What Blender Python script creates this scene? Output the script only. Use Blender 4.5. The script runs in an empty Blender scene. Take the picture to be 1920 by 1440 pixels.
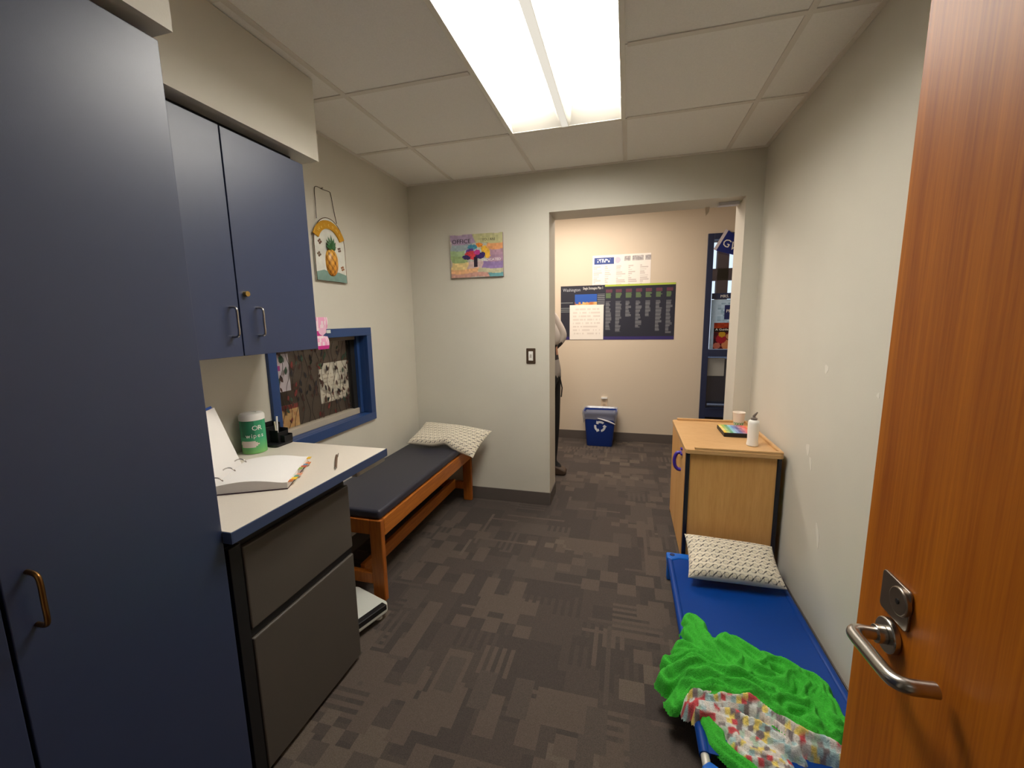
import bpy, bmesh, math, random
from mathutils import Vector, Matrix
random.seed(7)
SC = bpy.context.scene
COL = SC.collection
# ------------------------------------------------------------------ camera
cd = bpy.data.cameras.new('camera'); cam = bpy.data.objects.new('camera', cd); COL.objects.link(cam)
YAW, PITCH, ROLL = 0.2669, -0.1524, 0.0167
cd.sensor_fit = 'HORIZONTAL'; cd.sensor_width = 36.0; cd.lens = 785.03 / 1920 * 36.0
cd.clip_start = 0.02; cd.clip_end = 60
_M = Matrix.Rotation(YAW, 3, 'Z') @ Matrix.Rotation(PITCH, 3, 'X') @ Matrix.Rotation(ROLL, 3, 'Y')
_r, _f, _u = _M.col[0], _M.col[1], _M.col[2]
cam.matrix_world = Matrix(((_r.x, _u.x, -_f.x, 0), (_r.y, _u.y, -_f.y, 0), (_r.z, _u.z, -_f.z, 1.4295), (0, 0, 0, 1)))
SC.camera = cam
# ------------------------------------------------------------------ world, exposure, light strengths
w = bpy.data.worlds.new('world'); SC.world = w; w.use_nodes = True
w.node_tree.nodes['Background'].inputs[0].default_value = (0.75, 0.85, 1.0, 1)
w.node_tree.nodes['Background'].inputs[1].default_value = 1.4
SC.view_settings.view_transform = 'Standard'; SC.view_settings.look = 'None'
SC.view_settings.exposure = 0.0; SC.view_settings.gamma = 1.0; SC.view_settings.use_curve_mapping = False
LENS_EMIT = 26.0        # the troffer in the room
HALL_WATTS = 42.0       # the hall's ceiling panel
OFFICE_WATTS = 3.0      # added, unseen fill lamp in the office behind the sliding window
CORRIDOR_WATTS = 0.8
# ------------------------------------------------------------------ room dimensions (metres)
XL, XR, YF, YN, H = -1.633, 0.801, 3.04, -0.16, 2.44
XD0, XD1, HD, WT = -0.542, 0.700, 2.168, 0.25
YH, HH = 4.94, 2.62
LX0, LY1 = -0.644, 2.412
CZ = 0.872              # worktop height

def S(r, g, b, a=1.0):
    f = lambda c: (c / 255 / 12.92) if c / 255 <= 0.04045 else ((c / 255 + 0.055) / 1.055) ** 2.4
    return (f(r), f(g), f(b), a)

# ------------------------------------------------------------------ materials
MATS = {}
def mat(name, col, rough=0.6, metal=0.0, bump=0.0, bscale=200.0, var=0.0, vscale=6.0, spec=0.5, sheen=0.0, stretch=None):
    if name in MATS: return MATS[name]
    m = bpy.data.materials.new(name); m.use_nodes = True; nt = m.node_tree
    p = nt.nodes['Principled BSDF']
    p.inputs['Base Color'].default_value = col; p.inputs['Roughness'].default_value = rough
    p.inputs['Metallic'].default_value = metal; p.inputs['Specular IOR Level'].default_value = spec
    if sheen: p.inputs['Sheen Weight'].default_value = sheen
    tc = nt.nodes.new('ShaderNodeTexCoord'); src = tc.outputs['Object']
    if stretch:
        mp = nt.nodes.new('ShaderNodeMapping'); mp.inputs['Scale'].default_value = stretch
        nt.links.new(src, mp.inputs[0]); src = mp.outputs[0]
    if var:
        n = nt.nodes.new('ShaderNodeTexNoise'); n.inputs['Scale'].default_value = vscale; n.inputs['Detail'].default_value = 5
        nt.links.new(src, n.inputs['Vector'])
        mx = nt.nodes.new('ShaderNodeMix'); mx.data_type = 'RGBA'; mx.blend_type = 'MULTIPLY'
        rp = nt.nodes.new('ShaderNodeMapRange'); rp.inputs[1].default_value = .3; rp.inputs[2].default_value = .7
        rp.inputs[3].default_value = 1 - var; rp.inputs[4].default_value = 1 + var
        nt.links.new(n.outputs['Fac'], rp.inputs[0])
        mx.inputs['Factor'].default_value = 1; mx.inputs['A'].default_value = col
        nt.links.new(rp.outputs[0], mx.inputs['B']); nt.links.new(mx.outputs['Result'], p.inputs['Base Color'])
    if bump:
        n2 = nt.nodes.new('ShaderNodeTexNoise'); n2.inputs['Scale'].default_value = bscale; n2.inputs['Detail'].default_value = 3
        nt.links.new(src, n2.inputs['Vector'])
        b = nt.nodes.new('ShaderNodeBump'); b.inputs['Strength'].default_value = bump; b.inputs['Distance'].default_value = 0.002
        nt.links.new(n2.outputs['Fac'], b.inputs['Height']); nt.links.new(b.outputs[0], p.inputs['Normal'])
    MATS[name] = m; return m

def wood(name, c1, c2, rough, scale=(40, 40, 2.0), big=0.35):
    m = bpy.data.materials.new(name); m.use_nodes = True; nt = m.node_tree; p = nt.nodes['Principled BSDF']
    p.inputs['Roughness'].default_value = rough; p.inputs['Specular IOR Level'].default_value = .3
    tc = nt.nodes.new('ShaderNodeTexCoord'); mp = nt.nodes.new('ShaderNodeMapping'); mp.inputs['Scale'].default_value = scale
    nt.links.new(tc.outputs['Object'], mp.inputs[0])
    n = nt.nodes.new('ShaderNodeTexNoise'); n.inputs['Scale'].default_value = 3; n.inputs['Detail'].default_value = 8; n.inputs['Roughness'].default_value = .65
    nt.links.new(mp.outputs[0], n.inputs['Vector'])
    mp2 = nt.nodes.new('ShaderNodeMapping'); mp2.inputs['Scale'].default_value = tuple(s * .12 for s in scale); nt.links.new(tc.outputs['Object'], mp2.inputs[0])
    n2 = nt.nodes.new('ShaderNodeTexNoise'); n2.inputs['Scale'].default_value = 3; n2.inputs['Detail'].default_value = 3; nt.links.new(mp2.outputs[0], n2.inputs['Vector'])
    mx = nt.nodes.new('ShaderNodeMix'); mx.inputs['Factor'].default_value = big
    nt.links.new(n.outputs['Fac'], mx.inputs['A']); nt.links.new(n2.outputs['Fac'], mx.inputs['B'])
    cr = nt.nodes.new('ShaderNodeValToRGB'); cr.color_ramp.elements[0].position = .36; cr.color_ramp.elements[0].color = c1
    cr.color_ramp.elements[1].position = .64; cr.color_ramp.elements[1].color = c2
    nt.links.new(mx.outputs['Result'], cr.inputs[0]); nt.links.new(cr.outputs[0], p.inputs['Base Color'])
    MATS[name] = m; return m

def attr_mat(name, rough=0.6, bump=0.0, bscale=400.0, sheen=0.0, fleck=0.0, fscale=300.0):
    m = bpy.data.materials.new(name); m.use_nodes = True; nt = m.node_tree; p = nt.nodes['Principled BSDF']
    p.inputs['Roughness'].default_value = rough
    if sheen: p.inputs['Sheen Weight'].default_value = sheen
    a = nt.nodes.new('ShaderNodeAttribute'); a.attribute_name = 'Col'; out = a.outputs['Color']
    tc = nt.nodes.new('ShaderNodeTexCoord')
    if fleck:
        n = nt.nodes.new('ShaderNodeTexNoise'); n.inputs['Scale'].default_value = fscale; n.inputs['Detail'].default_value = 4
        nt.links.new(tc.outputs['Object'], n.inputs['Vector'])
        r = nt.nodes.new('ShaderNodeMapRange'); r.inputs[1].default_value = .3; r.inputs[2].default_value = .7
        r.inputs[3].default_value = 1 - fleck; r.inputs[4].default_value = 1 + fleck; nt.links.new(n.outputs['Fac'], r.inputs[0])
        mx = nt.nodes.new('ShaderNodeMix'); mx.data_type = 'RGBA'; mx.blend_type = 'MULTIPLY'; mx.inputs['Factor'].default_value = 1
        nt.links.new(out, mx.inputs['A']); nt.links.new(r.outputs[0], mx.inputs['B']); out = mx.outputs['Result']
    nt.links.new(out, p.inputs['Base Color'])
    if bump:
        n2 = nt.nodes.new('ShaderNodeTexNoise'); n2.inputs['Scale'].default_value = bscale; nt.links.new(tc.outputs['Object'], n2.inputs['Vector'])
        b = nt.nodes.new('ShaderNodeBump'); b.inputs['Strength'].default_value = bump; b.inputs['Distance'].default_value = .003
        nt.links.new(n2.outputs['Fac'], b.inputs['Height']); nt.links.new(b.outputs[0], p.inputs['Normal'])
    MATS[name] = m; return m

def backlit_mat(name):
    m = attr_mat(name, .6); nt = m.node_tree; p = nt.nodes['Principled BSDF']; a = [n for n in nt.nodes if n.type == 'ATTRIBUTE'][0]
    t = nt.nodes.new('ShaderNodeBsdfTranslucent'); nt.links.new(a.outputs['Color'], t.inputs[0])
    mx = nt.nodes.new('ShaderNodeMixShader'); mx.inputs[0].default_value = .55; out = [n for n in nt.nodes if n.type == 'OUTPUT_MATERIAL'][0]
    nt.links.new(p.outputs[0], mx.inputs[1]); nt.links.new(t.outputs[0], mx.inputs[2]); nt.links.new(mx.outputs[0], out.inputs[0]); return m

def emit(name, col, strength):
    m = bpy.data.materials.new(name); m.use_nodes = True; nt = m.node_tree
    for n in list(nt.nodes): nt.nodes.remove(n)
    o = nt.nodes.new('ShaderNodeOutputMaterial'); e = nt.nodes.new('ShaderNodeEmission')
    e.inputs[0].default_value = col; e.inputs[1].default_value = strength; nt.links.new(e.outputs[0], o.inputs[0]); MATS[name] = m; return m

def glass_mat(name, tint, gloss=0.08, rough=0.03, haze=0.0, hazecol=(.5, .5, .5, 1)):
    m = bpy.data.materials.new(name); m.use_nodes = True; nt = m.node_tree
    for n in list(nt.nodes): nt.nodes.remove(n)
    o = nt.nodes.new('ShaderNodeOutputMaterial'); t = nt.nodes.new('ShaderNodeBsdfTransparent'); t.inputs[0].default_value = tint
    g = nt.nodes.new('ShaderNodeBsdfGlossy'); g.inputs['Roughness'].default_value = rough
    mx = nt.nodes.new('ShaderNodeMixShader'); mx.inputs[0].default_value = gloss
    nt.links.new(t.outputs[0], mx.inputs[1]); nt.links.new(g.outputs[0], mx.inputs[2]); last = mx
    if haze:
        d = nt.nodes.new('ShaderNodeBsdfDiffuse'); d.inputs[0].default_value = hazecol
        m2 = nt.nodes.new('ShaderNodeMixShader'); m2.inputs[0].default_value = haze
        nt.links.new(mx.outputs[0], m2.inputs[1]); nt.links.new(d.outputs[0], m2.inputs[2]); last = m2
    nt.links.new(last.outputs[0], o.inputs[0]); MATS[name] = m; return m

M_WALL = mat('wall_paint', S(208, 203, 190), .55, bump=.12, bscale=260, var=.02, vscale=3)
M_HALL = mat('hall_paint', S(214, 200, 180), .6, bump=.12, bscale=260)
M_SPACKLE = mat('spackle_white', S(224, 219, 208), .7)
M_CEIL = mat('ceiling_tile_white', S(243, 240, 235), .9, bump=.35, bscale=320, var=.03, vscale=180)
M_TBAR = mat('grid_bar_white', S(226, 220, 211), .6)
M_BASE = mat('rubber_base_grey', S(92, 84, 80), .5)
M_BLUE = mat('blue_laminate', S(42, 54, 86), .38, bump=.04, bscale=500, var=.02, vscale=30, spec=.82)
M_BLUEEDGE = mat('blue_edge_band', S(54, 68, 100), .4)
M_FRAME = mat('blue_painted_steel', S(38, 66, 116), .38)
M_NAVY = mat('navy_painted_steel', S(36, 46, 78), .4)
M_BLACK = mat('black_plastic', S(16, 16, 19), .5)
M_BLACKM = mat('black_matte', S(12, 12, 14), .8)
M_DGREY = mat('drawer_front_grey', S(78, 72, 66), .5, bump=.1, bscale=600)
M_STEEL = mat('brushed_steel', S(190, 186, 180), .26, 1.0, var=.04, vscale=80)
M_DSTEEL = mat('satin_steel_dark', S(150, 140, 130), .35, 1.0)
M_BRASS = mat('brass', S(205, 170, 100), .28, 1.0)
M_WHITE = mat('white_plastic', S(232, 230, 224), .4)
M_PAPER = mat('white_paper', S(238, 234, 230), .8)
M_COUNTER = mat('beige_worktop_laminate', S(222, 212, 198), .4, var=.03, vscale=300)
M_GREYRAIL = mat('grey_rail', S(168, 166, 160), .5)
M_VINYL = mat('navy_vinyl', S(46, 46, 58), .45, bump=.2, bscale=420)
M_OAK = wood('oak_orange', S(150, 80, 26), S(186, 112, 44), .4, (30, 2.5, 30))
M_OAKV = wood('oak_orange_upright', S(142, 74, 24), S(176, 102, 40), .4, (30, 30, 2.5))
M_DOOR = wood('door_veneer', S(156, 80, 10), S(196, 114, 22), .45, (60, 60, 1.6), .45)
M_MAPLE = wood('maple_laminate', S(198, 154, 102), S(210, 168, 118), .32, (6, 24, 24))
M_MAPLEV = wood('maple_laminate_upright', S(214, 158, 92), S(228, 176, 108), .38, (24, 24, 2))
M_COTBLUE = mat('cot_blue_vinyl', S(0, 56, 134), .42, bump=.08, bscale=300, spec=.25)
M_COTPL = mat('cot_blue_plastic', S(6, 98, 196), .32)
M_PURPLE = mat('purple_plastic', S(60, 40, 150), .35)
M_BIN = mat('bin_blue', S(14, 50, 130), .4)
M_LINER = glass_mat('bin_liner', (.86, .88, .94, 1), .15, .25, .32, S(200, 205, 220))
M_PRINT = attr_mat('printed_surface', .5)
M_CARPET = attr_mat('carpet', .95, .7, 900, 0, .32, 420)
M_CLOTH = attr_mat('woven_cloth', .9, .3, 700, .2)
M_FLEECE = attr_mat('plush_fleece', .95, .8, 260, 0, .14, 160)
M_GLASS = glass_mat('film_glass', (.95, .94, .92, 1), .05, .12, .05, S(140, 126, 112))
M_GLASS2 = glass_mat('clear_glass', (.92, .95, .97, 1), .05)
M_INK = mat('ink_black', S(26, 22, 30), .6)
M_INKW = mat('ink_white', S(238, 236, 230), .6)
M_GOLD = mat('gold_paint', S(214, 158, 40), .35, .4)
M_LENS = emit('lit_lens', (1.0, .955, .87, 1), LENS_EMIT)
M_SPINE = emit('spine_added_glow', (1.0, .93, .80, 1), 0.82)  # added glow for the underside of the spine, not a lamp
M_PLATE = mat('fixture_end_white', S(172, 168, 160), .5)
M_SHADE = mat('fixture_white', S(236, 232, 222), .45)

# ------------------------------------------------------------------ geometry helpers
WORLD = {}
def g_box(x0, x1, y0, y1, z0, z1):
    v = [(x, y, z) for z in (z0, z1) for y in (y0, y1) for x in (x0, x1)]
    return v, [(0, 2, 3, 1), (4, 5, 7, 6), (0, 1, 5, 4), (2, 6, 7, 3), (0, 4, 6, 2), (1, 3, 7, 5)]
def g_join(*gs):
    V, F = [], []
    for v, f in gs:
        o = len(V); V += list(v); F += [tuple(i + o for i in q) for q in f]
    return V, F
def g_xf(g, M): return [tuple(M @ Vector(p)) for p in g[0]], g[1]
def g_ring_solid(rings, cap=True, closed=False):
    n = len(rings[0]); V = [p for r in rings for p in r]; F = []
    m = len(rings)
    for i in range(m if closed else m - 1):
        j = (i + 1) % m
        for k in range(n): F.append((i * n + k, i * n + (k + 1) % n, j * n + (k + 1) % n, j * n + k))
    if cap and not closed: F.append(tuple(range(n))[::-1]); F.append(tuple((m - 1) * n + k for k in range(n)))
    return V, F
def g_tube(path, r, n=10, closed=False):
    P = [Vector(p) for p in path]; rings = []; up = None
    R = r if isinstance(r, (list, tuple)) else [r] * len(P)
    for i, p in enumerate(P):
        a = P[i - 1] if (i > 0 or closed) else P[i]; b = P[(i + 1) % len(P)] if (i < len(P) - 1 or closed) else P[i]
        d = (b - a).normalized()
        if up is None: up = Vector((0, 0, 1)) if abs(d.z) < .9 else Vector((1, 0, 0))
        s = d.cross(up).normalized(); up = s.cross(d).normalized()
        rings.append([tuple(p + (s * math.cos(2 * math.pi * k / n) + up * math.sin(2 * math.pi * k / n)) * R[i]) for k in range(n)])
    return g_ring_solid(rings, True, closed)
def g_cyl(a, b, r, n=20, r2=None):
    return g_tube([a, b], [r, r if r2 is None else r2], n)
def g_lathe(prof, c, n=28):
    rings = [[(c[0] + r * math.cos(2 * math.pi * k / n), c[1] + r * math.sin(2 * math.pi * k / n), c[2] + z) for k in range(n)] for r, z in prof]
    return g_ring_solid(rings)
def g_prism(poly, ax, lo, hi):
    # poly: 2D points in the plane of the two axes other than ax (x<y<z order)
    def P(q, t): return (t, q[0], q[1]) if ax == 0 else ((q[0], t, q[1]) if ax == 1 else (q[0], q[1], t))
    return g_ring_solid([[P(q, lo) for q in poly], [P(q, hi) for q in poly]])
def arc(cx, cy, r, a0, a1, n=8, ry=None):
    ry = r if ry is None else ry
    return [(cx + r * math.cos(math.radians(a0 + (a1 - a0) * i / n)), cy + ry * math.sin(math.radians(a0 + (a1 - a0) * i / n))) for i in range(n + 1)]
def rrect(x0, x1, y0, y1, r, n=5):
    return arc(x1 - r, y1 - r, r, 0, 90, n) + arc(x0 + r, y1 - r, r, 90, 180, n) + arc(x0 + r, y0 + r, r, 180, 270, n) + arc(x1 - r, y0 + r, r, 270, 360, n)
def smooth_path(pts, n=6):
    P = [Vector(p) for p in pts]; out = []
    for i in range(len(P) - 1):
        p0 = P[max(i - 1, 0)]; p1 = P[i]; p2 = P[i + 1]; p3 = P[min(i + 2, len(P) - 1)]
        for k in range(n):
            t = k / n
            out.append(tuple(.5 * ((2 * p1) + (-p0 + p2) * t + (2 * p0 - 5 * p1 + 4 * p2 - p3) * t * t + (-p0 + 3 * p1 - 3 * p2 + p3) * t ** 3)))
    out.append(tuple(P[-1])); return out

def mk(name, g, m, parent=None, bevel=0.0, smooth=None, cols=None, kind=None, segs=2):
    """one mesh object from world-space geometry; its origin is its own centre (base for a top-level thing)"""
    V, F = g
    lo = [min(p[i] for p in V) for i in range(3)]; hi = [max(p[i] for p in V) for i in range(3)]
    c = Vector(((lo[0] + hi[0]) / 2, (lo[1] + hi[1]) / 2, (lo[2] + hi[2]) / 2 if parent else lo[2]))
    me = bpy.data.meshes.new(name)
    me.from_pydata([(p[0] - c.x, p[1] - c.y, p[2] - c.z) for p in V], [], F)
    me.materials.append(m)
    bm = bmesh.new(); bm.from_mesh(me); bmesh.ops.recalc_face_normals(bm, faces=bm.faces)
    bm.to_mesh(me); bm.free()
    if cols is not None:
        at = me.color_attributes.new('Col', 'FLOAT_COLOR', 'CORNER' if cols[0] == 'F' else 'POINT')
        if cols[0] == 'F':
            flat = []
            for pl in me.polygons: flat += list(cols[1][pl.index]) * pl.loop_total
        else: flat = [x for q in cols[1] for x in q]
        at.data.foreach_set('color', flat)
    if smooth is not None:
        me.polygons.foreach_set('use_smooth', [True] * len(me.polygons))
        if smooth < 179: me.set_sharp_from_angle(angle=math.radians(smooth))
    o = bpy.data.objects.new(name, me); COL.objects.link(o)
    pw = Vector((0, 0, 0))
    if parent: o.parent = parent; pw = WORLD[parent]
    o.location = c - pw; WORLD[o] = c
    if bevel:
        b = o.modifiers.new('bevel', 'BEVEL'); b.width = bevel; b.segments = segs; b.limit_method = 'ANGLE'; b.angle_limit = math.radians(40)
    if kind: o['kind'] = kind
    return o
def thing(name, loc, label, cat, group=None):
    o = bpy.data.objects.new(name, None); COL.objects.link(o); o.location = loc; o.empty_display_size = .05
    WORLD[o] = Vector(loc); tag(o, label, cat, group); return o
def tag(o, label, cat, group=None):
    o['label'] = label; o['category'] = cat
    if group: o['group'] = group
    return o
def struct(name, g, m, bevel=0, label=None, **k):
    o = mk(name, g, m, None, bevel, **k); o['kind'] = 'structure'
    if label: o['label'] = label
    return o
def box(name, x0, x1, y0, y1, z0, z1, m, parent=None, bevel=0.0, **k):
    return mk(name, g_box(x0, x1, y0, y1, z0, z1), m, parent, bevel, **k)
def copies(o, locs):
    """more objects that share o's mesh, under the same parent; locs are world centres"""
    for L in locs:
        c = o.copy(); COL.objects.link(c); c.parent = o.parent
        c.location = Vector(L) - (WORLD[o.parent] if o.parent else Vector((0, 0, 0))); WORLD[c] = Vector(L)
def text(name, body, size, org, ux, uy, m, parent, depth=.0006, width=None, align='LEFT'):
    cu = bpy.data.curves.new(name, 'FONT'); cu.body = body; cu.size = size; cu.extrude = depth; cu.resolution_u = 2; cu.align_x = align
    t = bpy.data.objects.new(name, cu); COL.objects.link(t)
    me = bpy.data.meshes.new_from_object(t.evaluated_get(bpy.context.evaluated_depsgraph_get()))
    V = [v.co.copy() for v in me.vertices]; F = [tuple(p.vertices) for p in me.polygons]
    bpy.data.objects.remove(t); bpy.data.curves.remove(cu); bpy.data.meshes.remove(me)
    ux = Vector(ux).normalized(); uy = Vector(uy).normalized(); uz = ux.cross(uy); org = Vector(org)
    k = 1.0
    if width:
        wd = max(v.x for v in V) - min(v.x for v in V); k = width / max(wd, 1e-6)
    return mk(name, ([tuple(org + ux * v.x * k + uy * v.y + uz * (v.z + depth)) for v in V], F), m, parent)
def raster(name, org, ux, uy, wd, ht, nx, ny, fn, parent=None, thick=.002, m=None, edge=None, bend=None):
    """a printed sheet with thickness: a coloured grid on the front, plain sides and back"""
    org = Vector(org); ux = Vector(ux).normalized(); uy = Vector(uy).normalized(); uz = ux.cross(uy)
    V, F, C = [], [], []
    bf = bend or (lambda u, v: 0.0)
    for j in range(ny + 1):
        for i in range(nx + 1): V.append(tuple(org + ux * wd * i / nx + uy * ht * j / ny + uz * (thick + bf(i / nx, j / ny))))
    for j in range(ny):
        for i in range(nx):
            a = j * (nx + 1) + i; F.append((a, a + 1, a + nx + 2, a + nx + 1)); C.append(fn((i + .5) / nx, (j + .5) / ny))
    b0 = len(V); ring = [i for i in range(nx + 1)] + [(nx) + (nx + 1) * j for j in range(1, ny + 1)] + [ny * (nx + 1) + i for i in range(nx - 1, -1, -1)] + [(nx + 1) * j for j in range(ny - 1, 0, -1)]
    for i in ring: V.append(tuple(Vector(V[i]) - uz * thick))
    ec = edge or S(230, 226, 218); n = len(ring)
    for k in range(n): F.append((ring[k], b0 + k, b0 + (k + 1) % n, ring[(k + 1) % n])); C.append(ec)
    F.append(tuple(b0 + k for k in range(n))[::-1]); C.append(ec)
    V_, F_ = V, F
    o = mk(name, (V_, F_), m or M_PRINT, parent, cols=('F', C))
    return o
def hsh(*a):
    s = 0.0
    for i, x in enumerate(a): s += x * (12.9898, 78.233, 37.719, 4.581)[i]
    return abs(math.sin(s) * 43758.5453) % 1.0
def mixc(a, b, t): return tuple(a[i] * (1 - t) + b[i] * t for i in range(3)) + (1,)

# ================================================================== SETTING
# ---- floor with carpet tiles
flo = struct('floor', g_box(-2.3, 2.1, -1.7, YH + .1, -.12, -.008), M_BASE)
random.seed(11)
CS = .61 / 32; gx0, gy0 = XL - .02, YN - .02
NX, NY = 220, 272; ox, oy = 36, 0   # pattern grid, starts left of the room so the hall is covered
D1, D2, L1, L2, L3 = S(68, 60, 56), S(74, 65, 60), S(89, 78, 70), S(97, 86, 76), S(80, 71, 65)
PAT = [[D1 if ((i // 16 + j // 16) % 2) else D2 for i in range(NX)] for j in range(NY)]
def prect(i, j, w_, h_, c):
    for jj in range(max(j, 0), min(j + h_, NY)):
        for ii in range(max(i, 0), min(i + w_, NX)): PAT[jj][ii] = c
for _ in range(560):
    i, j = random.randrange(NX), random.randrange(NY); long_ = random.choice((8, 12, 16, 20)); th = random.choice((4, 6, 8))
    c = random.choice((D1, D2, L3, L3, L1))
    prect(i, j, *((long_, th) if random.random() < .5 else (th, long_)), c)
for _ in range(120):      # blocks of fine stripes
    i, j = random.randrange(NX), random.randrange(NY); c = random.choice((L3, L1, D1)); n = random.choice((4, 6, 8)); L = random.choice((8, 12)); hor = random.random() < .5
    for a in range(0, n * 2, 2): prect(*((i, j + a, L, 1) if hor else (i + a, j, 1, L)), c)
for _ in range(150):      # long thin lines
    i, j = random.randrange(NX), random.randrange(NY); c = random.choice((L3, L1, L1, L2)); long_ = random.choice((10, 16, 22))
    prect(i, j, *((long_, 1) if random.random() < .6 else (1, long_)), c)
for _ in range(105):      # chequers
    i, j = random.randrange(NX), random.randrange(NY); n = random.choice((3, 4, 4, 5)); c = random.choice((L1, L1, L2))
    for a in range(random.choice((3, 4, 5))):
        for b in range(random.choice((1, 2, 2))):
            if (a + b) % 2 == 0: prect(i + a * n, j + b * n, n, n, c)
for _ in range(60):       # rows of upright bars
    i, j = random.randrange(NX), random.randrange(NY); c = random.choice((L3, L1, L1))
    for a in range(random.choice((2, 3))): prect(i + a * 8, j, 4, 9, c)
def carpet(x0, x1, y0, y1):
    """carpet tiles of 0.61 m over a rectangle, cut at its edges"""
    ti0 = math.floor((x0 - gx0) / .61); ti1 = math.ceil((x1 - gx0) / .61); tj0 = math.floor((y0 - gy0) / .61); tj1 = math.ceil((y1 - gy0) / .61)
    for tj in range(tj0, tj1):
        for ti in range(ti0, ti1):
            ax, bx = max(gx0 + ti * .61, x0), min(gx0 + ti * .61 + .61, x1); ay, by = max(gy0 + tj * .61, y0), min(gy0 + tj * .61 + .61, y1)
            if bx - ax < .01 or by - ay < .01: continue
            xs = [ax] + [gx0 + (ti * 32 + k) * CS for k in range(33) if ax + .004 < gx0 + (ti * 32 + k) * CS < bx - .004] + [bx]
            ys = [ay] + [gy0 + (tj * 32 + k) * CS for k in range(33) if ay + .004 < gy0 + (tj * 32 + k) * CS < by - .004] + [by]
            V = [(x, y, 0.0) for y in ys for x in xs]; n = len(xs); F, C = [], []
            for b in range(len(ys) - 1):
                for a in range(n - 1):
                    F.append((b * n + a, b * n + a + 1, (b + 1) * n + a + 1, (b + 1) * n + a))
                    pi = int(math.floor(((xs[a] + xs[a + 1]) / 2 - gx0) / CS)) + ox; pj = int(math.floor(((ys[b] + ys[b + 1]) / 2 - gy0) / CS)) + 0
                    C.append(PAT[pj % NY][pi % NX])
            k0 = len(V); V += [(ax, ay, -.008), (bx, ay, -.008), (bx, by, -.008), (ax, by, -.008)]
            F.append((k0, k0 + 3, k0 + 2, k0 + 1)); C.append(D1)
            mk('carpet_tile', (V, F), M_CARPET, flo, cols=('F', C))
carpet(XL, XR, YN, YF)
carpet(XD0, XD1, YF, YF + WT)
carpet(-2.2, 2.0, YF + WT, YH)
carpet(-.9, .9, -1.55, YN)

# ---- walls
def wall_with_hole(name, ax, a0, a1, lo, hi, h0, h1, z0, z1, b0, b1, m, label=None):
    """wall slab normal to axis ax between a0..a1, spanning lo..hi, height z0..z1, with an opening h0..h1 x b0..b1"""
    parts = []
    def B(l0, l1, zz0, zz1):
        if l1 - l0 > .001 and zz1 - zz0 > .001:
            parts.append(g_box(a0, a1, l0, l1, zz0, zz1) if ax == 0 else g_box(l0, l1, a0, a1, zz0, zz1))
    B(lo, h0, z0, z1); B(h1, hi, z0, z1); B(h0, h1, b1, z1); B(h0, h1, z0, b0)
    return struct(name, g_join(*parts), m, label=label)
WY0, WY1, WZ0, WZ1 = 1.59, 2.43, .785, 1.395
wl = wall_with_hole('wall_left', 0, XL - .14, XL, YN, YF, WY0 + .02, WY1 - .02, 0, H + .18, WZ0 + .02, WZ1 - .02, M_WALL)
wr = struct('wall_right', g_box(XR, XR + .12, YN, YF, 0, H + .18), M_WALL)
wf = wall_with_hole('wall_far', 1, YF, YF + WT, XL - .14, XR + .12, XD0, XD1, 0, HH + .06, 0, HD, M_WALL)
wn = wall_with_hole('wall_near', 1, YN - .12, YN, XL - .14, XR + .12, -.53, .405, 0, H + .18, 0, 2.1, M_WALL)
WX0 = .800; WZ2 = 2.28
wh = wall_with_hole('wall_hall', 1, YH, YH + .14, -2.3, 2.1, WX0, WX0 + .95, 0, HH + .06, .02, WZ2, M_HALL)
struct('wall_hall_left', g_box(-2.3, -2.2, YF + WT, YH, 0, HH + .06), M_HALL)
struct('wall_hall_right', g_box(2.0, 2.1, YF + WT, YH, 0, HH + .06), M_HALL)
struct('wall_hall_front', g_join(g_box(-2.3, XL - .14, YF, YF + WT, 0, HH + .06), g_box(XR + .12, 2.1, YF, YF + WT, 0, HH + .06)), M_HALL)
struct('wall_corridor', g_join(g_box(-.95, -.9, -1.55, YN - .12, 0, H), g_box(.9, .95, -1.55, YN - .12, 0, H), g_box(-.95, .95, -1.65, -1.55, 0, H)), M_WALL)
struct('ceiling_corridor', g_box(-.95, .95, -1.65, YN - .12, H, H + .06), M_CEIL)
struct('ceiling_hall', g_box(-2.3, 2.1, YF + WT, YH, HH, HH + .06), M_CEIL)
# spackle patches on the right wall (thin filler with a shape of its own)
for (y, z, a, b, tlt) in ((1.995, 1.207, .016, .018, 0), (1.614, 1.164, .008, .009, 0), (2.10, .832, .018, .026, 12), (1.93, .505, .012, .05, 20), (2.06, .78, .012, .03, 20)):
    ct, st = math.cos(math.radians(tlt)), math.sin(math.radians(tlt)); poly = []
    for k in range(14):
        t = 2 * math.pi * k / 14; r = 1 + .18 * math.sin(3 * t + y * 9); p, q = a * math.cos(t) * r, b * math.sin(t) * r
        poly.append((y + p * ct + q * st, z - p * st + q * ct))
    mk('spackle_patch', g_prism(poly, 0, XR - .0008, XR), M_SPACKLE, wr)
# soffits above the cabinets
struct('trim_1', g_box(XL, -1.302, .835, 1.653, 2.118, H), M_WALL, label='painted soffit above the double wall cabinet')
struct('trim_2', g_box(XL, -1.022, YN, .835, 2.095, H), M_WALL, label='painted soffit above the tall blue cabinet')
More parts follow.
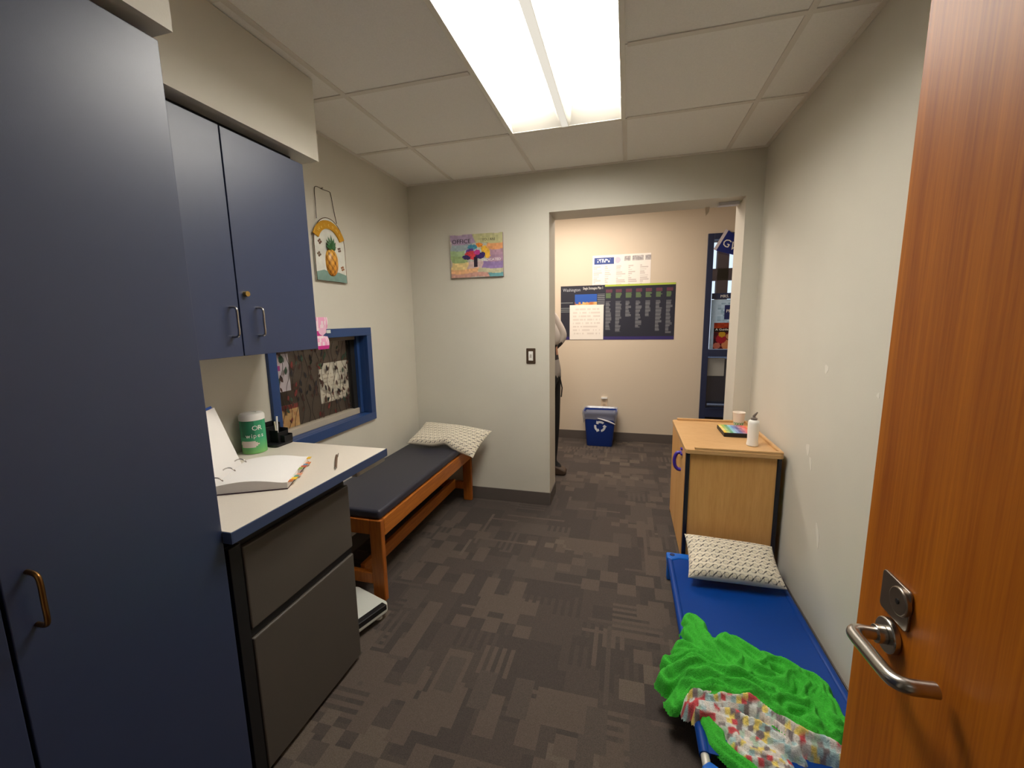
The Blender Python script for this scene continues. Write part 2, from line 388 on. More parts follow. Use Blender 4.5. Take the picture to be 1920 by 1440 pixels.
# baseboards
struct('baseboard_far', g_box(-1.633, XD0, YF - .006, YF, 0, .10), M_BASE, .002)
struct('baseboard_right', g_box(XR - .006, XR, YN, YF, 0, .10), M_BASE, .002)
struct('baseboard_left', g_box(XL, XL + .006, 1.4, YF - .006, 0, .10), M_BASE, .002)
struct('baseboard_jamb', g_join(g_box(XD0, XD0 + .006, YF - .006, YF + WT, 0, .10), g_box(XD1 - .006, XD1, YF, YF + WT, 0, .10)), M_BASE, .002)
struct('baseboard_hall', g_box(-2.2, WX0, YH - .006, YH, 0, .10), M_BASE, .002)
# metal corner beads where the opening's plaster edges catch the light
# ---- ceiling: slab, grid, tiles
cei = struct('ceiling', g_box(XL, XR, YN, YF, H + .15, H + .18), M_CEIL)
xs = [XL] + [LX0 + .61 * k for k in (-1, 0, 1, 2)] + [XR]; ys = [YN] + [LY1 + .61 * k for k in range(-4, 2)] + [YF]
ys = [YN] + [y for y in (LY1 - .61 * 4, LY1 - .61 * 3, LY1 - .61 * 2, LY1 - .61, LY1) if y > YN + .05] + [YF]
for i in range(len(xs) - 1):
    for j in range(len(ys) - 1):
        if abs(xs[i] - LX0) < .01 and ys[j] >= LY1 - 1.23 and ys[j + 1] <= LY1 + .01: continue
        box('ceiling_tile', xs[i] + .002, xs[i + 1] - .002, ys[j] + .002, ys[j + 1] - .002, H + .004, H + .022, M_CEIL, cei)
for x in xs[1:-1]:
    if x > LX0 - .01 and x < LX0 + .62: 
        box('grid_bar', x - .012, x + .012, LY1, YF, H, H + .0045, M_TBAR, cei); box('grid_bar', x - .012, x + .012, YN, LY1 - 1.22, H, H + .0045, M_TBAR, cei)
    else: box('grid_bar', x - .012, x + .012, YN, YF, H, H + .0045, M_TBAR, cei)
for y in ys[1:-1]:
    for i in range(len(xs) - 1):
        if abs(xs[i] - LX0) < .01 and LY1 - 1.2 < y < LY1 - .02: continue
        box('grid_bar', xs[i] + .012, xs[i + 1] - .012, y - .012, y + .012, H, H + .0045, M_TBAR, cei)
for a in ((XL, XL + .02, YN, YF), (XR - .02, XR, YN, YF), (XL + .02, XR - .02, YF - .02, YF)): box('grid_bar', *a, H - .002, H + .003, M_TBAR, cei)

# ---- ceiling light: a 2 x 4 ft recessed troffer
lx0, lx1, ly0, ly1 = LX0 - .004, LX0 + .614, LY1 - 1.222, LY1 + .002
tl = thing('ceiling_light', ((lx0 + lx1) / 2, (ly0 + ly1) / 2, H), 'long recessed fluorescent ceiling light with two glowing lenses and white centre spine', 'ceiling light')
fw = .022; DZ = .07
mk('frame', g_join(g_box(lx0, lx0 + fw, ly0, ly1, H - .004, H + .072), g_box(lx1 - fw, lx1, ly0, ly1, H - .004, H + .072), g_box(lx0 + fw, lx1 - fw, ly0, ly0 + fw, H - .004, H + .072), g_box(lx0 + fw, lx1 - fw, ly1 - fw, ly1, H - .004, H + .072)), M_SHADE, tl, .002)
mx_ = (lx0 + lx1) / 2
mk('spine', g_prism([(mx_ - .045, H + DZ), (mx_ - .032, H + .012), (mx_ - .018, H - .004), (mx_ + .018, H - .004), (mx_ + .032, H + .012), (mx_ + .045, H + DZ)], 1, ly0 + fw, ly1 - fw), M_PLATE, tl, smooth=40)
box('spine_glow_strip', mx_ - .017, mx_ + .017, ly0 + fw, ly1 - fw, H - .006, H - .0042, M_SPINE, tl)  # glowing strip added so the spine's underside looks lit
for s in (0, 1):
    ya, yb = (ly1 - fw, ly1 - fw - .075) if s else (ly0 + fw, ly0 + fw + .075)
    mk('end_plate', g_prism([(ya, H - .002), (ya, H + DZ), (yb, H + DZ)], 0, lx0 + fw, lx1 - fw), M_PLATE, tl)
for (a, b) in ((lx0 + fw, mx_ - .04), (mx_ + .04, lx1 - fw)):
    box('lens', a, b, ly0 + fw + .07, ly1 - fw - .07, H + .062, H + .066, M_LENS, tl)
box('housing', lx0, lx1, ly0, ly1, H + .075, H + .145, M_SHADE, tl)

# lamps of the neighbouring spaces
def area(name, loc, sx, sy, watts, col):
    L = bpy.data.lights.new(name, 'AREA'); L.shape = 'RECTANGLE'; L.size = sx; L.size_y = sy; L.energy = watts; L.color = col
    o = bpy.data.objects.new(name, L); COL.objects.link(o); o.location = loc; return o
area('hall_ceiling_panel', (-.55, 4.05, HH - .03), 1.2, .6, HALL_WATTS, (1.0, .87, .75))
area('office_fill_lamp', (-2.4, 2.0, 2.2), .6, .6, OFFICE_WATTS, (1.0, .9, .78))  # unseen lamp, added to lift the dark view through the window
area('corridor_ceiling_panel', (0, -.9, H - .03), .6, .6, CORRIDOR_WATTS, (1.0, .93, .84))

# ================================================================== window_1: sliding office window in the left wall
XO = XL + .016; XG = XL - .087
w1 = struct('window_1', g_join(
    g_box(XL - .01, XO, WY0, WY1, WZ0, WZ0 + .05), g_box(XL - .01, XO, WY0, WY1, WZ1 - .05, WZ1), g_box(XL - .01, XO, WY0, WY0 + .05, WZ0 + .05, WZ1 - .05), g_box(XL - .01, XO, WY1 - .05, WY1, WZ0 + .05, WZ1 - .05),
    g_box(XL - .14, XL - .01, WY0 + .02, WY1 - .02, WZ0 + .02, WZ0 + .05), g_box(XL - .14, XL - .01, WY0 + .02, WY1 - .02, WZ1 - .05, WZ1 - .02), g_box(XL - .14, XL - .01, WY0 + .02, WY0 + .05, WZ0 + .05, WZ1 - .05), g_box(XL - .14, XL - .01, WY1 - .05, WY1 - .02, WZ0 + .05, WZ1 - .05)), M_FRAME, .002, label='blue steel frame of the office pass-through window')
box('stop_strip', XL - .07, XL - .045, WY1 - .075, WY1 - .05, WZ0 + .05, WZ1 - .05, M_FRAME, w1, .002)
box('bottom_track', XG - .02, XG + .03, WY0 + .05, WY1 - .076, WZ0 + .05, WZ0 + .088, mat('track_beige', S(176, 166, 150), .5), w1, .003)
box('top_track', XG - .02, XG + .03, WY0 + .05, WY1 - .076, WZ1 - .075, WZ1 - .05, mat('track_brown', S(120, 104, 88), .5), w1, .003)
box('dark_gap_strip', XG - .015, XG + .02, WY1 - .115, WY1 - .076, WZ0 + .088, WZ1 - .075, M_BLACKM, w1)  # black strip stands in for the dark gap beside the pane
gy0_, gy1_, gz0_, gz1_ = WY0 + .05, WY1 - .115, WZ0 + .088, WZ1 - .075
box('glass_pane', XG - .003, XG + .003, gy0_, gy1_, gz0_, gz1_, M_GLASS, w1)
# film: vine stems and leaves on the pane
random.seed(5)
LEAFC = [mat('film_leaf_brown', S(66, 38, 28), .6), mat('film_leaf_green', S(42, 62, 46), .6), mat('film_leaf_dark', S(34, 28, 30), .6), mat('film_leaf_red', S(112, 40, 34), .6)]
M_STEM = mat('film_stem', S(40, 30, 26), .6)
nst = 15
for k in range(nst):
    y0 = gy0_ + (k + .5) / nst * (gy1_ - gy0_); pts = []; ph = random.random() * 6
    for t in range(9):
        z = gz0_ + .004 + t / 8 * (gz1_ - gz0_ - .008)
        pts.append((XG + .0045, min(max(y0 + .016 * math.sin(ph + t * 1.5) + .02 * (t / 8 - .5), gy0_ + .004), gy1_ - .004), z))
    mk('vine_stem', g_tube(smooth_path(pts, 3), .0011, 5), M_STEM, w1)
protos = []
for k in range(4):
    L = .036; poly = [(-.5 * L, 0), (-.25 * L, .17 * L), (.08 * L, .2 * L), (.34 * L, .1 * L), (.5 * L, 0), (.34 * L, -.1 * L), (.08 * L, -.2 * L), (-.25 * L, -.17 * L)]
    protos.append(g_prism(poly, 0, 0, .0012))
leafobj = []
for k in range(120):
    y = gy0_ + .02 + random.random() * (gy1_ - gy0_ - .04); z = gz0_ + .02 + random.random() * (gz1_ - gz0_ - .04); a = math.radians(random.choice((65, 80, 100, 115)) + random.uniform(-18, 18))
    if k < 4:
        c = mk('film_leaf', ([(p[0] + XG + .004, p[1] + y, p[2] + z) for p in protos[k][0]], protos[k][1]), LEAFC[k], w1); leafobj.append(c)
    else:
        src = leafobj[random.choice((0, 0, 0, 1, 2, 2, 3))]; c = src.copy(); COL.objects.link(c); c.parent = w1; c.location = Vector((XG + .0046, y, z)) - WORLD[w1]
        s = random.uniform(.7, 1.25); c.scale = (1, s, s)
    c.rotation_euler = (a, 0, 0)
# sheets stuck behind the pane
def sheet_l(name, y0, y1, z0, z1, fn, lab, nx=30, ny=30, x=XG - .012):
    o = raster(name, (x, y0, z0), (0, 1, 0), (0, 0, 1), y1 - y0, z1 - z0, nx, ny, fn, thick=.001); tag(o, lab, 'paper'); return o
sheet_l('notice_sheet', 2.05, 2.312, .955, 1.192, lambda u, v: S(60, 120, 84) if (u < .1 and v > .88) else (S(200, 190, 176) if (.08 < u < .9 and int(v * 30) % 3 == 0 and hsh(int(u * 30), int(v * 30)) > .45 and v < .8) else S(240, 236, 224)), 'cream notice sheet behind the right part of the office window')
sheet_l('drawing_sheet', 1.70, 1.83, 1.075, 1.272, lambda u, v: S(214, 84, 60) if (u - .25) ** 2 + (v - .9) ** 2 < .012 else (S(40, 120, 80) if (u - .6) ** 2 + (v - .86) ** 2 < .012 else (S(186, 60, 160) if (.15 < u < .55 and .58 < v < .7) else S(226, 218, 232))), "white sheet with a purple mark behind the office window's left edge")
sheet_l('flyer_sheet', 1.73, 1.87, .875, 1.0, lambda u, v: S(140, 30, 26) if v > .8 else mixc(S(228, 190, 128), S(206, 150, 96), hsh(int(u * 8), int(v * 8))), 'yellow and red flyer low behind the office window')
# the office beyond
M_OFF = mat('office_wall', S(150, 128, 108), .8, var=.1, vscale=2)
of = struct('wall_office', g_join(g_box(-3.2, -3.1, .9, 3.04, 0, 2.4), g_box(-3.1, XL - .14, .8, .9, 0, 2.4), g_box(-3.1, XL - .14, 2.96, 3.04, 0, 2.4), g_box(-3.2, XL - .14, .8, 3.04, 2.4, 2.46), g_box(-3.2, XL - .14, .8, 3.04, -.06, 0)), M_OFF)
bk = thing('bookcase', (-2.9, 2.0, 0), 'brown bookcase in the dim office behind the sliding window', 'bookcase')
M_DW = wood('dark_wood', S(62, 42, 32), S(92, 66, 50), .5)
for z in (.05, .45, .85, 1.25, 1.6): box('shelf', -3.08, -2.8, 1.3, 2.72, z, z + .025, M_DW, bk)
for y in (1.275, 2.0, 2.72): box('side_panel', -3.08, -2.8, y, y + .025, 0, 1.7, M_DW, bk)
# pink paper taped at the window's top left
pk = raster('pink_paper_strip', (XO + .001, 1.925, 1.285), (0, 1, 0), (0, 0, 1), .085, .175, 12, 26,
    lambda u, v: S(206, 48, 142) if (.42 < v < .56 or v < .12) else (S(244, 170, 206) if hsh(int(u * 12), int(v * 9)) > .45 else S(248, 224, 232)), thick=.0012, edge=S(240, 190, 215), bend=lambda u, v: .006 * math.sin(v * 9) * u)
tag(pk, 'pink and white paper taped over the office window frame beside the wall cabinet', 'paper')
box('tape', XO + .003, XO + .006, 1.998, 2.03, 1.372, 1.39, mat('clear_tape', S(214, 220, 214), .3), pk)

# ================================================================== tall cabinet (left edge of the photograph)
tc_ = thing('tall_cabinet', (-1.34, .33, 0), 'tall navy blue double-door storage cabinet at the left edge', 'cabinet')
TX = -1.05; TY0, TY1 = YN + .01, .82; TZ = 2.076
box('body', XL + .002, TX - .021, TY0, TY1, .09, TZ, M_BLUE, tc_, .001)
box('plinth', XL + .002, TX - .08, TY0, TY1, 0, .09, M_BLACK, tc_)
for (a, b, hy) in ((TY0, .407, .372), (.411, TY1, .447)):
    d = box('door', TX - .02, TX, a + .002, b, .095, TZ - .002, M_BLUE, tc_, .0015)
    mk('pull_handle', g_tube(smooth_path([(TX, hy, .882), (TX + .024, hy, .884), (TX + .032, hy, .897), (TX + .032, hy, .935), (TX + .032, hy, .972), (TX + .024, hy, .986), (TX, hy, .988)], 4), .0045, 10), mat('bronze', S(128, 92, 52), .35, 1.0), d, smooth=60)
# ================================================================== wall cabinet
wc = thing('wall_cabinet', (-1.48, 1.2, 1.315), 'blue two-door wall cabinet hanging under the soffit with steel pulls', 'cabinet')
CX = -1.33; CZ0, CZ1 = 1.318, 2.088
box('body', XL + .002, CX - .021, .822, 1.585, CZ0, CZ1, M_BLUE, wc, .001)
box('dark_gap_block', XL + .002, CX - .045, .836, 1.57, CZ1, 2.117, M_BLACKM, wc)  # black block stands in for the shaded gap under the soffit
for (a, b, hy) in ((.824, 1.2035, 1.168), (1.2085, 1.586, 1.278)):
    d = box('door', CX - .02, CX, a, b, CZ0 - .002, CZ1, M_BLUE, wc, .0015)
    mk('pull_handle', g_tube(smooth_path([(CX, hy, 1.386), (CX + .022, hy, 1.387), (CX + .03, hy, 1.398), (CX + .03, hy, 1.437), (CX + .03, hy, 1.476), (CX + .022, hy, 1.487), (CX, hy, 1.488)], 4), .0043, 10), M_STEEL, d, smooth=60)
    if hy > 1.2: 
        lk = mk('lock', g_cyl((CX, 1.236, 1.537), (CX + .014, 1.236, 1.537), .0095, 16), M_BRASS, d, smooth=40)
# ================================================================== worktop and drawer pedestal
wt = thing('worktop', (-1.33, 1.2, CZ - .034), 'beige laminate worktop with blue front edge between tall cabinet and bench', 'worktop')
FX = -1.018
mk('slab', g_prism([(XL + .002, .822), (FX - .004, .822), (FX - .004, 1.588), (XL + .002, 1.588)], 2, CZ - .034, CZ), M_COUNTER, wt, .001)
box('front_edge', FX - .004, FX, .822, 1.588, CZ - .034, CZ - .001, M_BLUEEDGE, wt, .001)
box('end_edge', XL + .002, FX, 1.588, 1.591, CZ - .034, CZ - .001, M_BLUEEDGE, wt, .0006)
box('end_edge', -1.049, FX, .819, .822, CZ - .034, CZ - .001, M_BLUEEDGE, wt, .0006)
box('support_rail', FX - .045, FX - .012, 1.385, 1.588, CZ - .058, CZ - .034, M_GREYRAIL, wt, .002)
dp = thing('drawer_pedestal', (-1.35, 1.12, 0), 'grey two-drawer file pedestal with black recessed gaps under the worktop', 'drawer cabinet')
PX = -1.066
box('body', -1.60, PX - .022, .845, 1.375, .0, .80, M_BLACK, dp, .002)
box('drawer', PX - .02, PX, .888, 1.372, .518, .784, M_DGREY, dp, .004)
box('drawer', PX - .02, PX, .888, 1.372, .022, .487, M_DGREY, dp, .004)
box('finger_pull', PX - .021, PX - .008, .848, 1.372, .49, .515, M_BLACK, dp, .002)
box('corner_post', PX - .021, PX - .003, .846, .885, .0, .80, M_BLACK, dp, .002)

# ================================================================== things on the worktop
# open ring binder
A = Vector((.885, .466, 0)); B = Vector((-.466, .885, 0)); Z = Vector((0, 0, 1)); O = Vector((-1.288, 1.008, CZ))
def bp(a, b, z): return tuple(O + A * a + B * b + Z * z)
def bbox_(a0, a1, b0, b1, z0, z1):
    v = [bp(a, b, z) for z in (z0, z1) for b in (b0, b1) for a in (a0, a1)]
    return v, g_box(0, 1, 0, 1, 0, 1)[1]
rb = thing('ring_binder', tuple(O), 'open ring binder full of white pages with coloured index tabs', 'binder')
mk('back_cover', bbox_(-.005, .212, -.002, .288, 0, .003), mat('binder_plum', S(60, 24, 46), .5), rb)
mk('spine_cover', bbox_(-.06, -.006, -.004, .292, 0, .003), MATS['binder_plum'], rb)
# page stack with a sagging curve over the rings
rows = []
nA, nB = 14, 6
def ztop(t): return .030 + .012 * math.sin(math.pi * min(t * 1.1, 1)) - .006 * t
V, F = [], []
for lay in (0, 1):
    for i in range(nA + 1):
        for j in range(nB + 1):
            t = i / nA; V.append(bp(-.012 + .224 * t, .283 * j / nB, ztop(t) if lay else .0035))
n = nB + 1; N = (nA + 1) * n
for i in range(nA):
    for j in range(nB):
        a = i * n + j; F.append((N + a, N + a + n, N + a + n + 1, N + a + 1)); F.append((a, a + 1, a + n + 1, a + n))
for i in range(nA): 
    for j in (0, nB): a = i * n + j; F.append((a, a + n, N + a + n, N + a))
for j in range(nB):
    for i in (0, nA): a = i * n + j; F.append((a, a + 1, N + a + 1, N + a))
mk('page_stack', (V, F), M_PAPER, rb, smooth=40)
tcs = [S(210, 120, 60), S(232, 190, 50), S(100, 150, 130), S(220, 150, 120), S(150, 170, 90), S(200, 90, 60), S(90, 130, 160)]
for k in range(9):
    b0 = .006 + k * .031; zt = .022 - (k % 4) * .004
    mk('index_tab', bbox_(.205, .226 + .004 * (k % 2), b0, b0 + .024, zt, zt + .0015), mat('tab_%d' % (k % 7), tcs[k % 7], .6), rb)
th = math.radians(107); DA = A * math.cos(th) + Z * math.sin(th); NA = B.cross(DA).normalized()
def cover_slab(off0, off1, l0, l1, b0, b1):
    v = []
    for off in (off0, off1):
        for b in (b0, b1):
            for l in (l0, l1): v.append(tuple(O - A * .033 + Z * .012 + B * b + DA * l + NA * off))
    return v, g_box(0, 1, 0, 1, 0, 1)[1]
mk('front_cover', cover_slab(-.012, -.009, .008, .252, -.004, .292), mat('binder_blue', S(52, 96, 190), .5), rb)
lp = mk('left_pages', cover_slab(-.009, .003, .002, .243, .004, .284), M_PAPER, rb, .001)
mk('index_tab', cover_slab(-.004, -.003, .243, .254, .16, .19), MATS['tab_1'], rb)
mk('ring_plate', bbox_(-.032, -.014, .02, .27, .004, .008), M_STEEL, rb)
for b in (.045, .145, .245):
    pts = [bp(-.022 + .026 * math.cos(t), b, .012 + .034 * abs(math.sin(t)) ** .8) for t in [math.pi * q / 10 for q in range(11)]]
    mk('ring', g_tube(pts, .0022, 8), M_STEEL, rb, smooth=60)
# wipes canister
cx, cy, cr, ch = -1.572, 1.425, .048, .175
wcn = thing('wipes_canister', (cx, cy, CZ), 'green and white wipes canister behind the open binder', 'canister')
V, F, C = [], [], []
nu, nv = 40, 26
for j in range(nv + 1):
    for i in range(nu): t = 2 * math.pi * i / nu; V.append((cx + cr * math.cos(t), cy + cr * math.sin(t), CZ + .002 + (ch * .84) * j / nv))
for j in range(nv):
    for i in range(nu):
        F.append((j * nu + i, j * nu + (i + 1) % nu, (j + 1) * nu + (i + 1) % nu, (j + 1) * nu + i)); v = (j + .5) / nv
        a = math.degrees(2 * math.pi * (i + .5) / nu); face = abs(((a - 290 + 180) % 360) - 180)
        c = mixc(S(122, 186, 104), S(60, 168, 120), min(1, v * 2.2))
        if v > .5 and face < 75: c = mixc(c, S(16, 96, 70), .75 if face < 30 else .35)
        if .2 < v < .38 and face < 50 - abs(v - .29) * 200: c = S(226, 214, 206)
        C.append(c)
F.append(tuple(range(nu))[::-1]); C.append(S(200, 220, 205)); F.append(tuple(nv * nu + i for i in range(nu))); C.append(S(230, 230, 226))
mk('label_body', (V, F), M_PRINT, wcn, smooth=50, cols=('F', C))
mk('lid', g_lathe([(cr + .0015, ch * .84), (cr + .0015, ch * .95), (cr - .004, ch), (.02, ch + .002), (.02, ch - .002)], (cx, cy, CZ), 36), M_WHITE, wcn, smooth=40)
dirn = Vector((math.cos(math.radians(318)), math.sin(math.radians(318)), 0)); tang = Vector((-dirn.y, dirn.x, 0))
def wrap_text(body, size, zc, ang0):
    o = Vector((cx, cy, 0)); ang = ang0
    for chv in body:
        d = Vector((math.cos(ang), math.sin(ang), 0)); t = Vector((-d.y, d.x, 0))
        text('lettering', chv, size, o + d * (cr + .0004) - t * size * .28 + Z * zc, t, (0, 0, 1), M_INKW, wcn, .0004, align='LEFT'); ang += size * {'w': .80, 'i': .30, 'O': .74}.get(chv, .6) / cr
wrap_text('OR', .03, CZ + .105, math.radians(322)); wrap_text('wipes', .026, CZ + .073, math.radians(290))
# black desk organizer
dg = thing('desk_organizer', (-1.565, 1.535, CZ), 'black plastic desk organizer holding pens beside the window', 'organizer')
ox0, ox1, oy0, oy1 = -1.628, -1.515, 1.487, 1.588
mk('tray', g_prism(rrect(ox0, ox1, oy0, oy1, .012), 2, CZ, CZ + .012), M_BLACK, dg, .003)
box('grey_panel', -1.600, -1.588, oy0 + .004, oy0 + .05, CZ + .012, CZ + .082, mat('smoked_grey', S(92, 84, 72), .35), dg, .001)
mk('back_bin', g_join(g_box(ox0, ox0 + .003, oy0, oy1, CZ + .012, CZ + .1), g_box(ox0, -1.585, oy0, oy0 + .003, CZ + .012, CZ + .095), g_box(ox0, -1.585, oy1 - .003, oy1, CZ + .012, CZ + .095), g_box(-1.588, -1.585, oy0, oy1, CZ + .012, CZ + .085)), M_BLACK, dg, .001)
mk('pen_cup', g_join(g_box(-1.585, -1.54, oy0 + .036, oy0 + .039, CZ + .012, CZ + .07), g_box(-1.585, -1.54, oy1 - .005, oy1 - .002, CZ + .012, CZ + .07), g_box(-1.543, -1.54, oy0 + .036, oy1 - .002, CZ + .012, CZ + .06)), M_BLACK, dg, .001)
mk('front_bin', g_join(g_box(-1.54, -1.517, oy0 + .05, oy0 + .053, CZ + .012, CZ + .045), g_box(-1.54, -1.517, oy1 - .005, oy1 - .002, CZ + .012, CZ + .045), g_box(-1.52, -1.517, oy0 + .05, oy1 - .002, CZ + .012, CZ + .04)), M_BLACK, dg, .001)
p_ = mk('pen', g_tube([(-1.565, 1.545, CZ + .014), (-1.585, 1.572, CZ + .125)], .004, 8), M_WHITE); tag(p_, 'white pen standing upright in the black organizer', 'pen')
p_ = mk('pen', g_tube([(-1.560, 1.535, CZ + .014), (-1.578, 1.55, CZ + .105)], .0035, 8), mat('pen_cream', S(216, 204, 180), .4)); tag(p_, 'short cream pen leaning in the black organizer', 'pen')
pn = thing('pen', (-1.12, 1.385, CZ), 'brown and grey ballpoint pen lying on the bare worktop', 'pen')
mk('barrel', g_tube([(-1.068, 1.312, CZ + .005), (-1.165, 1.443, CZ + .005)], .0048, 10), mat('pen_brown', S(112, 88, 70), .35), pn, smooth=60)
mk('tip', g_tube([(-1.058, 1.298, CZ + .004), (-1.068, 1.312, CZ + .005)], [.001, .0045], 10), M_STEEL, pn, smooth=60)
mk('clip', g_tube([(-1.163, 1.452, CZ + .011), (-1.135, 1.412, CZ + .011)], .0016, 6), M_STEEL, pn)

# ================================================================== bench
bn = thing('bench', (-1.4, 2.37, 0), 'low oak bench with navy vinyl cushion along the window wall', 'bench')
BX0, BX1 = -1.615, -1.165; BY0, BY1 = 1.722, 3.012
for (ya, yb) in ((BY0, BY0 + .032), (BY1 - .032, BY1)):
    box('leg', BX1 - .07, BX1, ya, yb, 0, .442, M_OAKV, bn, .005); box('leg', BX0, BX0 + .07, ya, yb, 0, .442, M_OAKV, bn, .005)
    box('end_rail', BX0 + .07, BX1 - .07, ya, yb, .362, .442, M_OAKV, bn, .004)
    box('end_stretcher', BX0 + .07, BX1 - .07, ya, yb, .09, .15, M_OAKV, bn, .004)
for x in (BX1 - .026, BX0): box('side_rail', x, x + .026, BY0 + .032, BY1 - .032, .35, .442, M_OAK, bn, .004)
box('lower_stretcher', BX1 - .16, BX1 - .135, BY0 + .032, BY1 - .032, .095, .17, M_OAK, bn, .003)
box('seat_board', BX0 + .026, BX1 - .026, BY0 + .032, BY1 - .032, .415, .438, M_OAK, bn)
box('cushion', BX0 + .004, BX1 - .008, BY0 + .008, BY1 - .006, .4425, .492, M_VINYL, bn, .014, segs=3, smooth=40)
# scale on the floor beside the bench
sx, sy = -1.245, 1.56
scl = thing('weighing_scale', (sx, sy, 0), 'white floor scale with black strip beside the bench leg', 'scale')
Ms = Matrix.Translation((sx, sy, 0)) @ Matrix.Rotation(math.radians(-18), 4, 'Z')
mk('platform', g_xf(g_prism(rrect(-.13, .13, -.12, .12, .03), 2, .03, .075), Ms), mat('scale_white', S(206, 208, 200), .35), scl, .008, smooth=40)
mk('display_strip', g_xf(g_box(.098, .131, -.1, .1, .05, .0765), Ms), M_BLACK, scl, .003)
for a in (-.09, .09):
    for b in (-.08, .08): mk('foot', g_xf(g_cyl((a, b, 0), (a, b, .031), .018, 14), Ms), M_WHITE, scl)

# ================================================================== pillows
def pil_col(px, py):
    """cream cloth with an interlocking lattice of dark links (metres in, colour out)"""
    cream, grey, dark = S(226, 216, 196), S(158, 150, 138), S(58, 54, 54)
    P, Q = .034, .030
    j = math.floor(py / Q); fx = (px / P + .5 * (j % 2)) % 1.0; fy = (py / Q) % 1.0
    d = abs((fx - .5) - (fy - .5) * .9)
    if d < .075 and .2 < fy < .82: return dark
    e = math.hypot(((fx + .5) % 1 - .5) * P, (fy - .5) * Q)
    if .0085 < e < .0115: return grey
    if .0055 > e: return S(214, 202, 176)
    return cream
def pillow(name, c00, c10, c11, c01, thick, lab, bend=None, nu=120, nv=84, lift=None):
    c00, c10, c11, c01 = map(Vector, (c00, c10, c11, c01)); wd = (c10 - c00).length; ht = (c01 - c00).length
    V, C = [], []; F = []
    nrm = (c10 - c00).cross(c01 - c00).normalized()
    for side in (1, -1):
        for j in range(nv + 1):
            for i in range(nu + 1):
                u, v = i / nu, j / nv
                uu = u + .035 * math.sin(math.pi * v) * math.sin(2 * math.pi * u) * .0; 
                p = c00 * (1 - u) * (1 - v) + c10 * u * (1 - v) + c11 * u * v + c01 * (1 - u) * v
                pinch = 1 - .05 * (1 - (2 * v - 1) ** 2); pv = 1 - .05 * (1 - (2 * u - 1) ** 2)
                cen = (c00 + c10 + c11 + c01) / 4
                mid_u = (c00 * (1 - v) + c01 * v + c10 * (1 - v) + c11 * v) / 2; mid_v = (c00 * (1 - u) + c10 * u + c01 * (1 - u) + c11 * u) / 2
                p = p + (mid_u - p) * (1 - pinch) + (mid_v - p) * (1 - pv)
                prof = ((1 - (2 * u - 1) ** 4) * (1 - (2 * v - 1) ** 4)) ** .55
                wr = .004 * math.sin(9 * u + 3 * v) * math.sin(7 * v) * prof
                p = p + nrm * side * (thick / 2 * prof + (wr if side > 0 else 0) + .0008)
                if bend: p = p + bend(u, v)
                V.append(tuple(p)); C.append(pil_col(u * wd, v * ht))
    n = nu + 1; N = n * (nv + 1)
    for j in range(nv):
        for i in range(nu):
            a = j * n + i; F.append((a, a + 1, a + n + 1, a + n)); F.append((N + a, N + a + n, N + a + n + 1, N + a + 1))
    for i in range(nu):
        for j in (0, nv): a = j * n + i; F.append((a, a + 1, N + a + 1, N + a))
    for j in range(nv):
        for i in (0, nu): a = j * n + i; F.append((a, a + n, N + a + n, N + a))
    o = mk(name, (V, F), M_CLOTH, None, cols=('V', C), smooth=180); tag(o, lab, 'pillow'); return o
pillow('throw_pillow', (.318, 2.02, .178), (.745, 2.03, .178), (.735, 2.235, .275), (.325, 2.25, .285), .10, 'patterned cream and black pillow lying on the blue cot')
def bench_bend(u, v):
    k = max(0, u - .55) / .45
    return Vector((0, 0, -.045 * k ** 1.3 * (1.2 - v))) + Vector((0, .02 * math.exp(-((u - .55) / .1) ** 2) * (1 - v), .02 * math.exp(-((u - .55) / .12) ** 2) * (1 - v)))
pillow('throw_pillow', (-1.56, 2.70, .535), (-1.05, 2.735, .50), (-.975, 2.955, .60), (-1.525, 2.955, .635), .085, 'cream patterned pillow leaning against the wall at the far end of the bench', bend=bench_bend)

# ================================================================== wall decorations
# pineapple plaque
pq = thing('pineapple_plaque', (XL, 2.10, 1.66), 'arched pineapple plaque hanging by a wire on the window wall', 'plaque')
py0, py1, pz0, pz1 = 1.968, 2.222, 1.66, 1.90
arch = [(py0, pz0), (py1, pz0), (py1, 1.86)] + arc((py0 + py1) / 2, 1.86, (py1 - py0) / 2, 0, 180, 18, .145)[1:-1] + [(py0, 1.86)]
V = [(XL + .012, a, b) for a, b in arch]
def pq_in(y, z):
    if z <= 1.86: return py0 <= y <= py1
    return ((y - 2.095) / .127) ** 2 + ((z - 1.86) / .145) ** 2 <= 1
mk('board', g_prism(arch, 0, XL + .004, XL + .013), mat('plaque_white', S(222, 222, 212), .4, var=.08, vscale=25), pq, .002)
edge_pts = [(XL + .013, a, b) for a, b in arch]
mk('rim_wire', g_tube(edge_pts, .0022, 6, True), mat('rim_bronze', S(110, 84, 60), .4, .6), pq, smooth=60)
mk('ground_band', g_prism([(py0 + .002, pz0 + .002), (py1 - .002, pz0 + .002), (py1 - .002, pz0 + .045), (2.15, pz0 + .056), (2.1, pz0 + .048), (2.03, pz0 + .06), (py0 + .002, pz0 + .045)], 0, XL + .013, XL + .0145), mat('plaque_teal', S(122, 152, 142), .5, var=.1, vscale=30), pq)
ban = arc(2.088, 1.852, .094, 22, 158, 16) + arc(2.088, 1.852, .138, 158, 22, 16)
mk('banner', g_prism(ban, 0, XL + .013, XL + .021), M_GOLD, pq, .002)
wl_ = 'Welcome'
